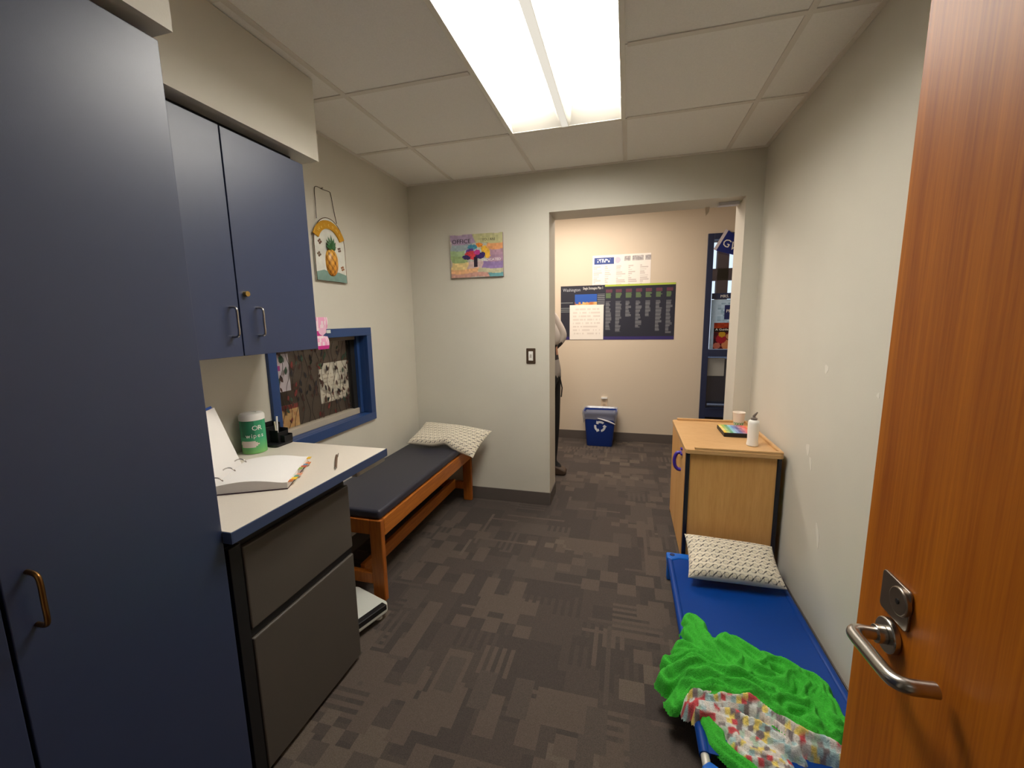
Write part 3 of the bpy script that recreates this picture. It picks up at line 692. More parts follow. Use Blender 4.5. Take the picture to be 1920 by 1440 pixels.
for k, chv in enumerate(wl_):
    a = math.radians(140 - k * 16.5); c = Vector((XL + .0212, 2.088 + .106 * math.cos(a), 1.852 + .106 * math.sin(a)))
    t = Vector((0, math.sin(a), -math.cos(a))); u_ = Vector((0, math.cos(a), math.sin(a)))
    text('lettering', chv, .026, c - t * .008, t, u_, mat('letter_gold', S(250, 214, 110), .35), pq, .0005)
# the pineapple fruit, crown leaves, small flowers
pc = Vector((XL + .012, 2.094, 1.765)); V, F, C = [], [], []
nu, nv = 22, 22
for j in range(nv + 1):
    for i in range(nu + 1):
        th_ = math.pi * i / nu; ph = math.pi * j / nv; r = math.sin(ph) ** .75
        dia = max(abs(math.sin(6 * (i / nu * 2 + j / nv * 2.2))), 0) * max(abs(math.sin(6 * (i / nu * 2 - j / nv * 2.2))), 0)
        rr = 1 + .07 * dia
        V.append((pc.x + .030 * r * math.sin(th_) * rr, pc.y + .047 * r * math.cos(th_), pc.z - .075 * math.cos(ph)))
        C.append(mixc(S(120, 60, 16), mixc(S(224, 140, 36), S(240, 190, 80), j / nv), min(1, dia * 2.2)))
for j in range(nv):
    for i in range(nu): a = j * (nu + 1) + i; F.append((a, a + 1, a + nu + 2, a + nu + 1))
mk('pineapple', (V, F), attr_mat('pineapple_paint', .35), pq, cols=('V', C), smooth=180)
M_CROWN = mat('crown_green', S(34, 92, 40), .5)
for k, (da, ln) in enumerate(((-62, .05), (-40, .066), (-20, .075), (0, .085), (20, .074), (38, .062), (60, .045))):
    a = math.radians(90 - da); d = Vector((0, math.cos(a), math.sin(a))); s = Vector((0, -d.z, d.y)); b = Vector((XL + .022, 2.092, 1.832))
    V = [tuple(b - s * .010), tuple(b + d * ln * .5 - s * .011 + Vector((.006, 0, 0))), tuple(b + d * ln + Vector((.002, 0, 0))), tuple(b + d * ln * .5 + s * .011 + Vector((.006, 0, 0))), tuple(b + s * .010), tuple(b + d * ln * .5 + Vector((.011, 0, 0))), tuple(b - Vector((.007, 0, 0)))]
    mk('crown_leaf', (V, [(0, 1, 5), (1, 2, 5), (2, 3, 5), (3, 4, 5), (4, 0, 5), (0, 6, 1), (1, 6, 2), (2, 6, 3), (3, 6, 4), (4, 6, 0)]), M_CROWN, pq)
for (y, z, c) in ((2.012, 1.868, S(110, 74, 58)), (2.172, 1.845, S(104, 78, 62)), (2.19, 1.742, S(150, 96, 52)), (2.0, 1.80, S(120, 100, 80))):
    for q in range(4):
        a = 2 * math.pi * q / 4 + y * 7
        mk('flower_petal', g_prism([(y + .009 * math.cos(a) + .007 * math.cos(t), z + .009 * math.sin(a) + .006 * math.sin(t)) for t in [2 * math.pi * s / 8 for s in range(8)]], 0, XL + .013, XL + .0145), mat('petal_%d' % int(y * 1000), c, .5), pq)
hz = smooth_path([(XL + .012, 2.003, 1.985), (XL + .008, 2.010, 2.06), (XL + .006, 2.013, 2.135), (XL + .006, 2.03, 2.155), (XL + .008, 2.072, 2.152), (XL + .006, 2.125, 2.155), (XL + .006, 2.143, 2.145), (XL + .008, 2.155, 2.07), (XL + .012, 2.168, 1.99)], 5)
mk('hanging_wire', g_tube(hz, .0018, 6), mat('wire_bronze', S(70, 58, 48), .4, .5), pq, smooth=60)
mk('nail', g_cyl((XL, 2.072, 2.156), (XL + .014, 2.072, 2.158), .003, 10), M_DSTEEL, pq)

# canvas picture on the far wall
PX0, PX1, PZ0, PZ1 = -1.286, -.878, 1.747, 2.055
def pic(u, v):
    pal = None
    rows = [(0, .10, [(0, .75, S(204, 154, 140)), (.75, 1, S(104, 160, 166))]), (.10, .20, [(0, .55, S(228, 176, 130)), (.55, 1, S(196, 190, 156))]),
            (.20, .36, [(0, .32, S(226, 200, 140)), (.32, .6, S(206, 178, 176)), (.6, 1, S(150, 124, 176))]), (.36, .52, [(0, .3, S(150, 172, 118)), (.3, .68, S(190, 190, 180)), (.68, 1, S(172, 136, 160))]),
            (.52, .64, [(0, .3, S(164, 190, 140)), (.3, .7, S(186, 200, 200)), (.7, 1, S(180, 142, 162))]), (.64, .78, [(0, .4, S(156, 172, 178)), (.4, .68, S(190, 190, 176)), (.68, 1, S(222, 156, 104))]),
            (.78, 1.01, [(0, .46, S(168, 146, 172)), (.46, 1, S(188, 184, 136))])]
    vv = v + .02 * math.sin(u * 9); c = S(200, 190, 180)
    for a, b, l in rows:
        if a <= vv < b:
            for p, q, k in l:
                if p <= u + .03 * math.sin(v * 14) < q or (q == 1 and u + .03 * math.sin(v * 14) >= 1): c = k
    k = .86 + .28 * hsh(int(u * 26), int(v * 20)); c = tuple(min(1, x * k) for x in c[:3]) + (1,)
    # tree crown of brush strokes
    for (x, y, rx, ry, col, an) in ((.68, .58, .07, .15, S(232, 182, 60), 20), (.56, .74, .07, .05, S(226, 138, 48), -20), (.43, .70, .09, .06, S(70, 142, 168), 0), (.38, .60, .08, .07, S(92, 62, 140), 30), (.43, .52, .15, .10, S(206, 62, 74), 0), (.31, .47, .08, .05, S(54, 40, 96), -20), (.58, .50, .09, .07, S(50, 34, 98), 30), (.52, .58, .06, .06, S(190, 60, 140), 0)):
        t = math.radians(an); dx, dy = u - x, v - y; a_ = (dx * math.cos(t) + dy * math.sin(t)) / rx; b_ = (-dx * math.sin(t) + dy * math.cos(t)) / ry
        if a_ * a_ + b_ * b_ < .8 + .5 * hsh(int(u * 40), int(v * 30)): c = tuple(x_ * (.8 + .4 * hsh(int(u * 34 + 3), int(v * 26))) for x_ in col[:3]) + (1,)
    if .455 - .02 * (.5 - v) < u < .515 + .02 * (.45 - v) and .24 < v < .47: c = S(34, 22, 44)
    return c
cp = thing('canvas_picture', ((PX0 + PX1) / 2, YF, PZ0), 'colourful canvas print of a painted tree with the word OFFICE', 'picture')
cv = raster('canvas', (PX0, YF - .001, PZ0), (1, 0, 0), (0, 0, 1), PX1 - PX0, PZ1 - PZ0, 100, 76, pic, cp, thick=.02, edge=S(150, 130, 130))
pw_, ph_ = PX1 - PX0, PZ1 - PZ0
for (tx, su, u, v, wdt, m_) in (('OFFICE', .042, .035, .80, .145, M_INK), ('YOU ARE', .026, .62, .83, .10, M_INK), ('DEDICATED', .024, .60, .37, .145, M_INKW)):
    text('lettering', tx, su, (PX0 + u * pw_, YF - .0212, PZ0 + v * ph_), (1, 0, 0), (0, 0, 1), m_, cp, .0004, width=wdt)
# light switch
sw = thing('light_switch', (-.681, YF, 1.10), 'steel light switch plate with white rocker beside the doorway', 'light switch')
mk('plate', g_prism(rrect(-.716, -.646, 1.103, 1.218, .005), 1, YF - .006, YF), mat('switch_bronze', S(96, 78, 62), .4, .6), sw, .002)
box('rocker', -.698, -.664, YF - .011, YF - .005, 1.126, 1.195, M_WHITE, sw, .002)
box('toggle', -.688, -.674, YF - .016, YF - .010, 1.148, 1.174, mat('toggle_grey', S(188, 182, 172), .5), sw, .002)
# sensor and loose tape at the opening's head
sn = thing('door_sensor', (.64, YF + .14, HD - .03), 'small grey plastic strip under the head of the doorway', 'sensor')
box('strip', .565, .69, YF + .11, YF + .16, HD - .022, HD - .001, mat('sensor_grey', S(206, 204, 212), .5), sn, .003)
V = [(.50, YF + WT - .02, HD), (.53, YF + WT - .02, HD), (.525, YF + WT - .03, HD - .035), (.505, YF + WT - .03, HD - .06), (.50, YF + WT - .022, HD), (.53, YF + WT - .022, HD), (.525, YF + WT - .032, HD - .035), (.505, YF + WT - .032, HD - .06)]
tp = mk('loose_tape', (V, [(0, 1, 2, 3), (4, 7, 6, 5), (0, 4, 5, 1), (1, 5, 6, 2), (2, 6, 7, 3), (3, 7, 4, 0)]), mat('tape_cream', S(226, 212, 190), .6)); tag(tp, 'loose curl of cream tape hanging from the doorway head', 'tape')

# ================================================================== hall: posters, outlet, bin
YW = YH - .0005
def white_poster(u, v):
    if .03 < u < .37 and .74 < v < .93:
        if .08 < u < .32 and (.78 < v < .90) and hsh(int(u * 60), int(v * 24)) > .35: return S(206, 214, 232)
        return S(44, 70, 142)
    if (u - .44) ** 2 + ((v - .84) * .52) ** 2 < .0022: return S(200, 196, 214)
    if u > .55 and .80 < v < .94 and (u % .22) > .03: return mixc(S(150, 146, 150), S(200, 196, 196), hsh(int(u * 60), int(v * 30)))
    col = (u * 5) % 1
    if .1 < col < .85 and .08 < v < .7 and int(v * 34) % 2 == 0 and hsh(int(u * 5), int(v * 34)) * .7 + .25 > col: return S(206, 198, 194)
    return S(240, 234, 228)
p1 = raster('white_poster', (-.386, YW, 1.755), (1, 0, 0), (0, 0, 1), .626, .368, 96, 56, white_poster, thick=.0015)
tag(p1, 'white information poster with blue header on the hall wall', 'poster')
def dark_poster(u, v):
    bg = S(34, 36, 52)
    if v < .06: return S(50, 40, 104)
    if u < .40:
        if .13 < u < .33 and .58 < v < .84:
            if v < .70: return mixc(S(226, 190, 120), S(190, 110, 60), hsh(int(u * 70), 3)) if v < .66 + .06 * hsh(int(u * 60), 7) else S(40, 84, 168)
            return S(36, 86, 176)
        if u > .335 and .62 < v < .84 and int(v * 60) % 2 == 0: return S(130, 132, 138)
        if u < .115 and (.68 < v < .72 or .50 < v < .62) and int(v * 60) % 2: return S(110, 116, 120)
        return bg
    if v > .965: return S(178, 200, 80)
    c = (u - .40) / .60 * 7; k = int(c); f = c - k
    if .12 < f < .74:
        if .86 < v < .92: return mixc(bg, S(120, 62, 80), .6)
        if .76 < v < .85 and f < .55 + .2 * hsh(k, int(v * 50)): return S(88, 110, 76)
        low = (.18, .14, .42, .22, .42, .16, .12)[k]
        if low < v < .70 and int(v * 90) % 2 == 0 and f < .42 + .33 * hsh(k, int(v * 26), 3): return S(116, 118, 124)
        if low < v < .70 and f < .42 + .33 * hsh(k, int(v * 26), 3): return S(72, 74, 84)
    return bg
dpz0, dpz1 = 1.185, 1.80
p2 = thing('menu_poster', (-.115, YW, dpz0), 'long dark navy poster with seven text columns and green top edge', 'poster')
raster('print', (-.745, YW, dpz0), (1, 0, 0), (0, 0, 1), 1.25, dpz1 - dpz0, 230, 120, dark_poster, p2, thick=.002, edge=S(40, 40, 56))
text('lettering', 'Washington', .052, (-.72, YW - .0026, 1.738), (1, 0, 0), (0, 0, 1), mat('ink_grey', S(176, 180, 190), .6), p2, .0003, width=.20)
text('lettering', 'Single Strategies Plan 1', .04, (-.49, YW - .0026, 1.755), (1, 0, 0), (0, 0, 1), M_INKW, p2, .0003, width=.22)
nt_ = raster('note_sheet', (-.64, YW - .003, 1.188), (1, 0, 0), (0, 0, 1), .384, .395, 40, 40, lambda u, v: S(222, 214, 206) if (int(v * 20) % 2 and .1 < u < .9 and .1 < v < .95 and hsh(int(u * 30), int(v * 20)) > .3) else S(240, 234, 226), thick=.002)
tag(nt_, 'cream sheet pinned over the lower left of the dark poster', 'paper')
ol = thing('wall_outlet', (-.231, YH, .38), 'cream electrical outlet on the hall wall above the recycling bin', 'outlet')
mk('plate', g_prism(rrect(-.268, -.194, .385, .515, .006), 1, YH - .006, YH), mat('outlet_cream', S(222, 200, 172), .45), ol, .002)
for z in (.425, .475): mk('socket', g_prism(rrect(-.247, -.215, z - .016, z + .016, .008), 1, YH - .009, YH - .005), mat('socket_tan', S(190, 166, 140), .5), ol, .001)
box('plug_top', -.266, -.196, YH - .022, YH - .006, .494, .519, M_WHITE, ol, .003)

# recycling bin
bx, by = -.265, 4.76
rbn = thing('recycling_bin', (bx, by, 0), 'blue rectangular recycling bin with clear liner by the hall wall', 'bin')
def rr_ring(wx, wy, z, r): return [(bx + a, by + b, z) for a, b in rrect(-wx, wx, -wy, wy, r, 4)]
prof = [(.135, .10, 0.002, .02), (.142, .105, .012, .025), (.165, .122, .30, .03), (.176, .130, .375, .032), (.184, .136, .378, .034), (.184, .136, .392, .034), (.172, .126, .392, .032), (.158, .116, .28, .03), (.135, .098, .02, .024)]
V, F = g_ring_solid([rr_ring(*p) for p in prof]); mk('bin_body', (V, F), M_BIN, rbn, smooth=40)
M_ARROW = mat('recycle_white', S(226, 232, 240), .5)
fy = lambda z: by - (.105 + (.122 - .105) * (z - .012) / .288) - .002
for k in range(3):
    a0 = math.radians(90 + 120 * k); c = (bx + .005, .235)
    pts = []
    R1, R2 = .064, .040
    for t in range(7): a = a0 + math.radians(-46 + 72 * t / 6); pts.append((c[0] + R1 * math.cos(a), c[1] + R1 * math.sin(a)))
    ah = a0 + math.radians(30)
    pts += [(c[0] + (R1 + .012) * math.cos(ah), c[1] + (R1 + .012) * math.sin(ah)), (c[0] + .052 * math.cos(ah + .42), c[1] + .052 * math.sin(ah + .42)), (c[0] + (R2 - .012) * math.cos(ah), c[1] + (R2 - .012) * math.sin(ah))]
    for t in range(7): a = a0 + math.radians(26 - 72 * t / 6); pts.append((c[0] + R2 * math.cos(a), c[1] + R2 * math.sin(a)))
    n = len(pts); Vv = [(p[0], fy(p[1]) - .0012, p[1]) for p in pts] + [(p[0], fy(p[1]) + .001, p[1]) for p in pts]
    mk('recycling_arrow', (Vv, [tuple(range(n)), tuple(range(n, 2 * n))[::-1]] + [(i, (i + 1) % n, n + (i + 1) % n, n + i) for i in range(n)]), M_ARROW, rbn)
random.seed(9); rings = []
for (wx, wy, z, jit) in ((.150, .108, .20, .004), (.168, .122, .37, .004), (.190, .142, .408, .010), (.192, .144, .375, .006), (.182, .134, .325, .012), (.179, .131, .29, .022)):
    base = rrect(-wx, wx, -wy, wy, .035, 4); ring = []
    for i, (a, b) in enumerate(base):
        zz = z + random.uniform(-jit, jit) + (.03 * math.sin(i * .55) if z < .33 and wx > .17 else 0); s = 1 + random.uniform(0, .014)
        ring.append((bx + a * s, by + b * s, zz))
    rings.append(ring)
mk('liner', g_ring_solid(rings, cap=False), M_LINER, rbn, smooth=60)
V = []; 
mk('liner_fold', g_tube(smooth_path([(bx - .02, by - .149, .335), (bx + .06, by - .152, .315), (bx + .12, by - .15, .295), (bx + .17, by - .146, .272)], 4), [.004 + .006 * math.sin(math.pi * i / 12) for i in range(13)], 6), mat('liner_white', S(214, 216, 224), .4), rbn, smooth=60)

# ---- window_2: navy storefront lights in the hall wall
w2 = struct('window_2', g_join(
    g_box(WX0, WX0 + .06, YH - .02, YH + .1, .02, WZ2), g_box(WX0 + .89, WX0 + .95, YH - .02, YH + .1, .02, WZ2), g_box(WX0 + .06, WX0 + .89, YH - .02, YH + .1, WZ2 - .06, WZ2),
    g_box(WX0 + .06, WX0 + .89, YH - .02, YH + .1, 1.0, 1.075), g_box(WX0 + .06, WX0 + .89, YH - .02, YH + .1, .33, .43), g_box(WX0 + .06, WX0 + .89, YH - .02, YH + .1, .02, .10)), M_NAVY, .003, label='navy steel window frame in the hall wall')
box('glass_pane', WX0 + .06, WX0 + .89, YH + .03, YH + .036, 1.075, WZ2 - .06, M_GLASS2, w2)
box('glass_pane', WX0 + .06, WX0 + .89, YH + .03, YH + .036, .43, 1.0, glass_mat('obscure_glass', (.35, .4, .48, 1), .12, .2, .3, S(60, 66, 84)), w2)
box('kick_panel', WX0 + .06, WX0 + .89, YH + .02, YH + .05, .10, .33, M_BLACK, w2)
mk('push_bar', g_tube([(WX0 + .07, YH - .035, .475), (WX0 + .88, YH - .035, .475)], .014, 10), mat('bar_steel_blue', S(130, 150, 190), .3, .6), w2, smooth=60)
# what is seen beyond the glass: a dark porch with bright openings
M_PORCH = mat('porch_brown', S(70, 44, 38), .8, var=.15, vscale=5)
gp = [g_box(.5, 2.6, YH + .75, YH + .85, 0, .9), g_box(.5, 2.6, YH + .75, YH + .85, 1.86, 2.0), g_box(.5, 2.6, YH + .75, YH + .85, 2.32, 2.7)]
for (a, b) in ((.5, .985), (1.045, 1.17), (1.27, 1.40), (1.5, 2.6)): gp.append(g_box(a, b, YH + .75, YH + .85, 1.62, 2.7))
struct('wall_porch', g_join(*gp), M_PORCH, label='dark brown porch wall seen through the hall window')
def wsheet(name, x0, x1, z0, z1, fn, lab, cat, nx=30, ny=30, y=YH + .029, th_=.0015):
    o = raster(name, (x0, y, z0), (1, 0, 0), (0, 0, 1), x1 - x0, z1 - z0, nx, ny, fn, thick=th_, m=MATS.get('backlit_paper') or backlit_mat('backlit_paper')); tag(o, lab, cat); return o
wsheet('window_poster', .872, 1.20, 1.078, 1.605, lambda u, v: mixc(S(206, 222, 234), S(150, 176, 190), hsh(int(u * 14), int(v * 26)) * (1 if .3 < v < .95 and u > .2 else .3)), 'pale blue poster filling the middle of the hall window', 'poster')
fp = thing('food_poster', (1.06, YH + .026, 1.08), 'red and orange food poster on the hall window', 'poster')
def food(u, v):
    if .66 < v < .80: return S(40, 22, 20)
    if v >= .80: return mixc(S(206, 84, 40), S(150, 40, 30), hsh(int(u * 9), int(v * 14)))
    for (x, y, r, c) in ((.28, .56, .11, S(222, 176, 50)), (.5, .48, .10, S(220, 160, 110)), (.25, .38, .17, S(190, 40, 60)), (.8, .52, .12, S(230, 220, 200)), (.7, .3, .14, S(226, 150, 80)), (.45, .16, .18, S(232, 160, 110)), (.12, .12, .12, S(214, 130, 110))):
        if (u - x) ** 2 + (v - y) ** 2 < r * r: return c
    return mixc(S(120, 30, 34), S(70, 24, 40), hsh(int(u * 8), int(v * 8)))
raster('print', (.91, YH + .0265, 1.08), (1, 0, 0), (0, 0, 1), .30, .28, 36, 34, food, fp, thick=.0015, m=MATS['backlit_paper'])
text('lettering', 'A Guide to', .032, (.925, YH + .0245, 1.278), (1, 0, 0), (0, 0, 1), M_INKW, fp, .0003, width=.17)
ns = thing('name_sign', (1.02, YH + .026, 1.61), 'navy name strip across the hall window', 'sign')
box('strip', .872, 1.25, YH + .024, YH + .029, 1.61, 1.672, M_NAVY, ns, .001)
text('lettering', 'MRS. D', .042, (.955, YH + .0238, 1.625), (1, 0, 0), (0, 0, 1), M_INKW, ns, .0003)
bs = thing('blue_notice', (1.10, YH + .026, 1.40), 'dark blue notice with white letters on the pale window poster', 'sign')
box('card', 1.005, 1.22, YH + .0255, YH + .0275, 1.395, 1.545, mat('notice_blue', S(22, 34, 92), .5), bs)
text('lettering', 'PR', .045, (1.02, YH + .0250, 1.468), (1, 0, 0), (0, 0, 1), M_INKW, bs, .0003)
wsheet('taped_paper', .868, 1.035, .785, .982, lambda u, v: S(206, 206, 200), 'grey-white paper taped on the lower hall window', 'paper', 4, 4, y=YH + .028)
# pennant
pe = thing('pennant_flag', (1.0, YH - .021, 2.08), 'blue and white school pennant stuck at the top of the hall window', 'pennant')
pa, pb = Vector((.855, 0, 2.12)), Vector((.962, 0, 2.315)); pd = (pb - pa).normalized(); pn_ = Vector((pd.z, 0, -pd.x)); 
def pen_poly(pts, y0, y1): return g_prism([(p.x, p.z) for p in pts], 1, y0, y1)
mk('white_band', pen_poly([pa, pb, pb + pn_ * .03, pa + pn_ * .03], YH - .0245, YH - .021), mat('felt_white', S(214, 206, 214), .9), pe)
mk('blue_felt', pen_poly([pa + pn_ * .03, pb + pn_ * .03, (pa + pb) / 2 + pn_ * .60], YH - .024, YH - .021), mat('felt_blue', S(24, 38, 116), .9), pe)
text('lettering', 'GV', .11, Vector((.905, YH - .0245, 2.16)) + pn_ * .0 + Vector((.02, 0, 0)), (pn_.x, 0, pn_.z), (pd.x, 0, pd.z), M_INKW, pe, .0006)

# ================================================================== person standing in the hall behind the jamb
def person():
    X0, Y0 = -.68, 3.63
    J = {}
    def j(n, x, y, z, r): J[n] = (X0 + x, Y0 + y, z, r)
    j('pelvis', 0, 0, .98, .125); j('waist', .0, 0, 1.10, .118); j('chest', -.03, 0, 1.30, .135); j('neckb', -.06, 0, 1.50, .07); j('neck', -.07, 0, 1.56, .055)
    j('head1', -.07, 0, 1.64, .085); j('head2', -.07, 0, 1.73, .098); j('head3', -.08, 0, 1.80, .07)
    for s, nm in ((-1, 'r'), (1, 'l')):
        j('sh' + nm, .0, .17 * s, 1.46, .072); j('el' + nm, .13, .20 * s, 1.27, .055); j('fo' + nm, .02, .12 * s, 1.16, .045); j('wr' + nm, -.06 + .04, .05 * s, 1.14, .034); j('ha' + nm, .045, .02 * s, 1.15, .03)
        j('hip' + nm, .02, .085 * s, .93, .108); j('kn' + nm, .045 if s > 0 else -.06, .09 * s, .50, .07); j('an' + nm, .03 if s > 0 else -.13, .09 * s, .10, .055); j('to' + nm, .12 if s > 0 else -.03, .09 * s, .045, .038)
    E = [('pelvis', 'waist'), ('waist', 'chest'), ('chest', 'neckb'), ('neckb', 'neck'), ('neck', 'head1'), ('head1', 'head2'), ('head2', 'head3')]
    for nm in 'rl': E += [('neckb', 'sh' + nm), ('sh' + nm, 'el' + nm), ('el' + nm, 'fo' + nm), ('fo' + nm, 'wr' + nm), ('wr' + nm, 'ha' + nm), ('pelvis', 'hip' + nm), ('hip' + nm, 'kn' + nm), ('kn' + nm, 'an' + nm), ('an' + nm, 'to' + nm)]
    # fingers
    for s, nm in ((-1, 'r'), (1, 'l')):
        hx, hy, hz_, _ = J['ha' + nm]
        for k in range(5):
            o = (k - 2) * .014; a = 'f%s%d' % (nm, k); b = 'g%s%d' % (nm, k)
            J[a] = (hx + .03 - (.012 if k == 0 else 0), hy + s * (-.01), hz_ + o + (.02 if k == 0 else 0), .0085); J[b] = (hx + .055 - (.02 if k == 0 else 0), hy - s * .03, hz_ + o * .9, .0075)
            E += [('ha' + nm, a), (a, b)]
    keys = [k for k in J if any(k in e for e in E)]; idx = {k: i for i, k in enumerate(keys)}
    me = bpy.data.meshes.new('tmp'); me.from_pydata([J[k][:3] for k in keys], [(idx[a], idx[b]) for a, b in E], [])
    o = bpy.data.objects.new('tmp', me); COL.objects.link(o)
    o.modifiers.new('skin', 'SKIN'); sub = o.modifiers.new('sub', 'SUBSURF'); sub.levels = 2; sub.render_levels = 2
    for k in keys: sv = me.skin_vertices[0].data[idx[k]]; sv.radius = (J[k][3], J[k][3]); sv.use_root = (k == 'pelvis')
    dg_ = bpy.context.evaluated_depsgraph_get(); dg_.update()
    m2 = bpy.data.meshes.new_from_object(o.evaluated_get(dg_))
    V = [tuple(v.co) for v in m2.vertices]; F = [tuple(p.vertices) for p in m2.polygons]
    bpy.data.objects.remove(o); bpy.data.meshes.remove(me); bpy.data.meshes.remove(m2)
    root = thing('person', (X0, Y0, 0), 'person in light grey hoodie and black trousers half hidden behind the doorway', 'person')
    C = []
    skin, grey, grey2, black, dark = S(190, 140, 112), S(188, 178, 170), S(150, 142, 136), S(20, 20, 23), S(46, 42, 44)
    for f in F:
        x = sum(V[i][0] for i in f) / len(f); y = sum(V[i][1] for i in f) / len(f); z = sum(V[i][2] for i in f) / len(f)
        c = grey
        if z > 1.535: c = skin
        elif z < .93: c = black
        elif z < 1.08: c = grey2
        elif min((Vector((x, y, z)) - Vector(J[q][:3])).length for q in ('har', 'hal', 'fr2', 'fl2', 'gr2', 'gl2')) < .05 and x > X0 + .035 and 1.10 < z < 1.2: c = skin
        elif 1.08 < z < 1.22 and x < X0 + .13: c = dark
        if z < .09: c = dark
        C.append(c)
    mk('body', (V, F), attr_mat('clothes_and_skin', .85, .3, 120), root, cols=('F', C), smooth=180)
    hair = g_lathe([(.03, 0), (.095, .03), (.108, .08), (.09, .15), (.04, .18), (.005, .185)], (X0 - .09, Y0, 1.67), 20)
    mk('hair', hair, mat('hair_brown', S(58, 40, 30), .7), root, smooth=180)
    for s in (-1, 1):
        a = Y0 + .09 * s; x = X0 - (.01 if s > 0 else .15)
        mk('shoe', g_join(g_prism([(x - .085, .0), (x + .165, .0), (x + .185, .02), (x + .178, .05), (x + .12, .075), (x + .05, .10), (x - .06, .10), (x - .088, .05)], 1, a - .05, a + .05)), mat('shoe_brown', S(74, 58, 46), .6), root, .018, smooth=60)
    for s in (-1, 1):   # face: eyes, ears
        mk('eye', g_lathe([(.001, -.008), (.009, 0), (.001, .008)], (X0 + .018, Y0 + .032 * s, 1.715), 10), M_INK, root); mk('ear', g_lathe([(.004, -.03), (.014, 0), (.004, .03)], (X0 - .08, Y0 + .098 * s, 1.70), 10), mat('skin', S(190, 140, 112), .6), root)
    mk('nose', g_lathe([(.004, .03), (.012, -.005), (.002, -.012)], (X0 + .028, Y0, 1.685), 10), MATS['skin'], root)
    mk('drawcord', g_tube([(X0 + .135, Y0 - .06, .93), (X0 + .155, Y0 - .07, .84), (X0 + .148, Y0 - .07, .76)], .006, 6), M_BLACK, root)
person()

# ================================================================== maple storage cabinet by the right wall
sc = thing('storage_cabinet', (.55, 2.65, 0), 'maple wheeled storage cabinet against the right wall with rimmed top', 'cabinet')
QX0, QX1, QY0, QY1, QZ = .318, .775, 2.318, 2.985, .735
box('body', QX0 + .02, QX1 - .006, QY0 + .006, QY1 - .006, .09, QZ - .024, M_MAPLEV, sc, .002)
box('base_rail', QX0 + .02, QX1 - .006, QY0 + .004, QY1 - .004, .065, .09, M_BLACK, sc)
mk('top', g_prism(rrect(QX0, QX1 + .008, QY0 - .012, QY1 + .006, .02, 4), 2, QZ - .024, QZ), M_MAPLE, sc, .003)
M_BLUEBLK = mat('edge_blue_black', S(18, 18, 36), .4)
for (x, y) in ((QX0 + .006, QY0 - .002), (QX1 - .018, QY0 - .002), (QX0 + .006, QY1 - .018)):
    box('corner_strip', x, x + .020, y, y + .020, .07, QZ - .024, M_BLUEBLK, sc, .004)
box('rim', QX0 + .045, QX1 + .004, QY0 - .01, QY0 + .008, QZ, QZ + .013, M_MAPLE, sc, .003)
box('rim', QX0 + .03, QX1 + .004, QY1 - .012, QY1 + .004, QZ, QZ + .014, M_MAPLE, sc, .003)
box('rim', QX1 - .012, QX1 + .006, QY0 + .008, QY1 - .012, QZ, QZ + .013, M_MAPLE, sc, .003)
ym = (QY0 + QY1) / 2
for (a, b, hy) in ((QY0 + .022, ym - .002, ym - .07), (ym + .002, QY1 - .022, None)):
    d = box('door', QX0 + .004, QX0 + .02, a, b, .1, QZ - .03, M_MAPLEV, sc, .002)
    if hy:
        hy = QY0 + .17
        mk('pull_handle', g_tube(smooth_path([(QX0 + .004, hy, .66), (QX0 - .02, hy, .655), (QX0 - .032, hy, .62), (QX0 - .028, hy, .58), (QX0 - .012, hy, .56), (QX0 + .004, hy, .558)], 4), .010, 10), M_PURPLE, d, smooth=60)
        for z in (.655, .685): box('hinge_clip', QX0 - .006, QX0 + .004, hy - .045, hy - .02, z, z + .012, M_PURPLE, d, .002)
for (x, y) in ((.37, 2.38), (.73, 2.38), (.37, 2.92), (.73, 2.92)):
    cs = mk('caster', g_cyl((x - .012, y, .0325), (x + .012, y, .0325), .0325, 18), M_BLACK, sc, .003, smooth=40)
# things on it
cup = thing('paper_cup', (.705, 2.89, QZ), 'white paper cup with green pattern at its base on the maple cabinet', 'cup')
V, F, C = [], [], []; nu = 28
for j, (r, z) in enumerate(((.026, .002), (.028, .012), (.030, .024), (.0305, .027), (.036, .085), (.0375, .088), (.0365, .0895), (.0345, .087), (.0265, .006))):
    for i in range(nu): t = 2 * math.pi * i / nu; V.append((.705 + r * math.cos(t), 2.89 + r * math.sin(t), QZ + z))
for j in range(8):
    for i in range(nu):
        F.append((j * nu + i, j * nu + (i + 1) % nu, (j + 1) * nu + (i + 1) % nu, (j + 1) * nu + i)); C.append((S(70, 140, 90) if (i + j) % 2 == 0 else S(210, 220, 205)) if j < 3 else S(240, 228, 214))
F.append(tuple(range(nu))[::-1]); C.append(S(230, 226, 216)); F.append(tuple(8 * nu + i for i in range(nu))); C.append(S(230, 226, 216))
mk('cup_wall', (V, F), M_PRINT, cup, smooth=40, cols=('F', C))
pbx, pby = .672, 2.452
pb_ = thing('pump_bottle', (pbx, pby, QZ), 'tall white pump bottle with grey nozzle at the near edge of the maple cabinet', 'bottle')
mk('bottle_body', g_lathe([(.024, 0), (.029, .003), (.029, .012), (.026, .03), (.0275, .10), (.0275, .125), (.025, .137), (.014, .143)], (pbx, pby, QZ), 28), mat('bottle_white', S(238, 236, 230), .35), pb_, smooth=50)
mk('collar', g_lathe([(.015, .141), (.016, .143), (.016, .152), (.008, .155), (.006, .165)], (pbx, pby, QZ), 20), mat('pump_grey', S(120, 110, 104), .4), pb_, smooth=50)
mk('nozzle', g_tube([(pbx - .004, pby, QZ + .160), (pbx + .004, pby - .004, QZ + .172), (pbx + .012, pby - .01, QZ + .186)], [.006, .006, .003], 8), MATS['pump_grey'], pb_, smooth=60)
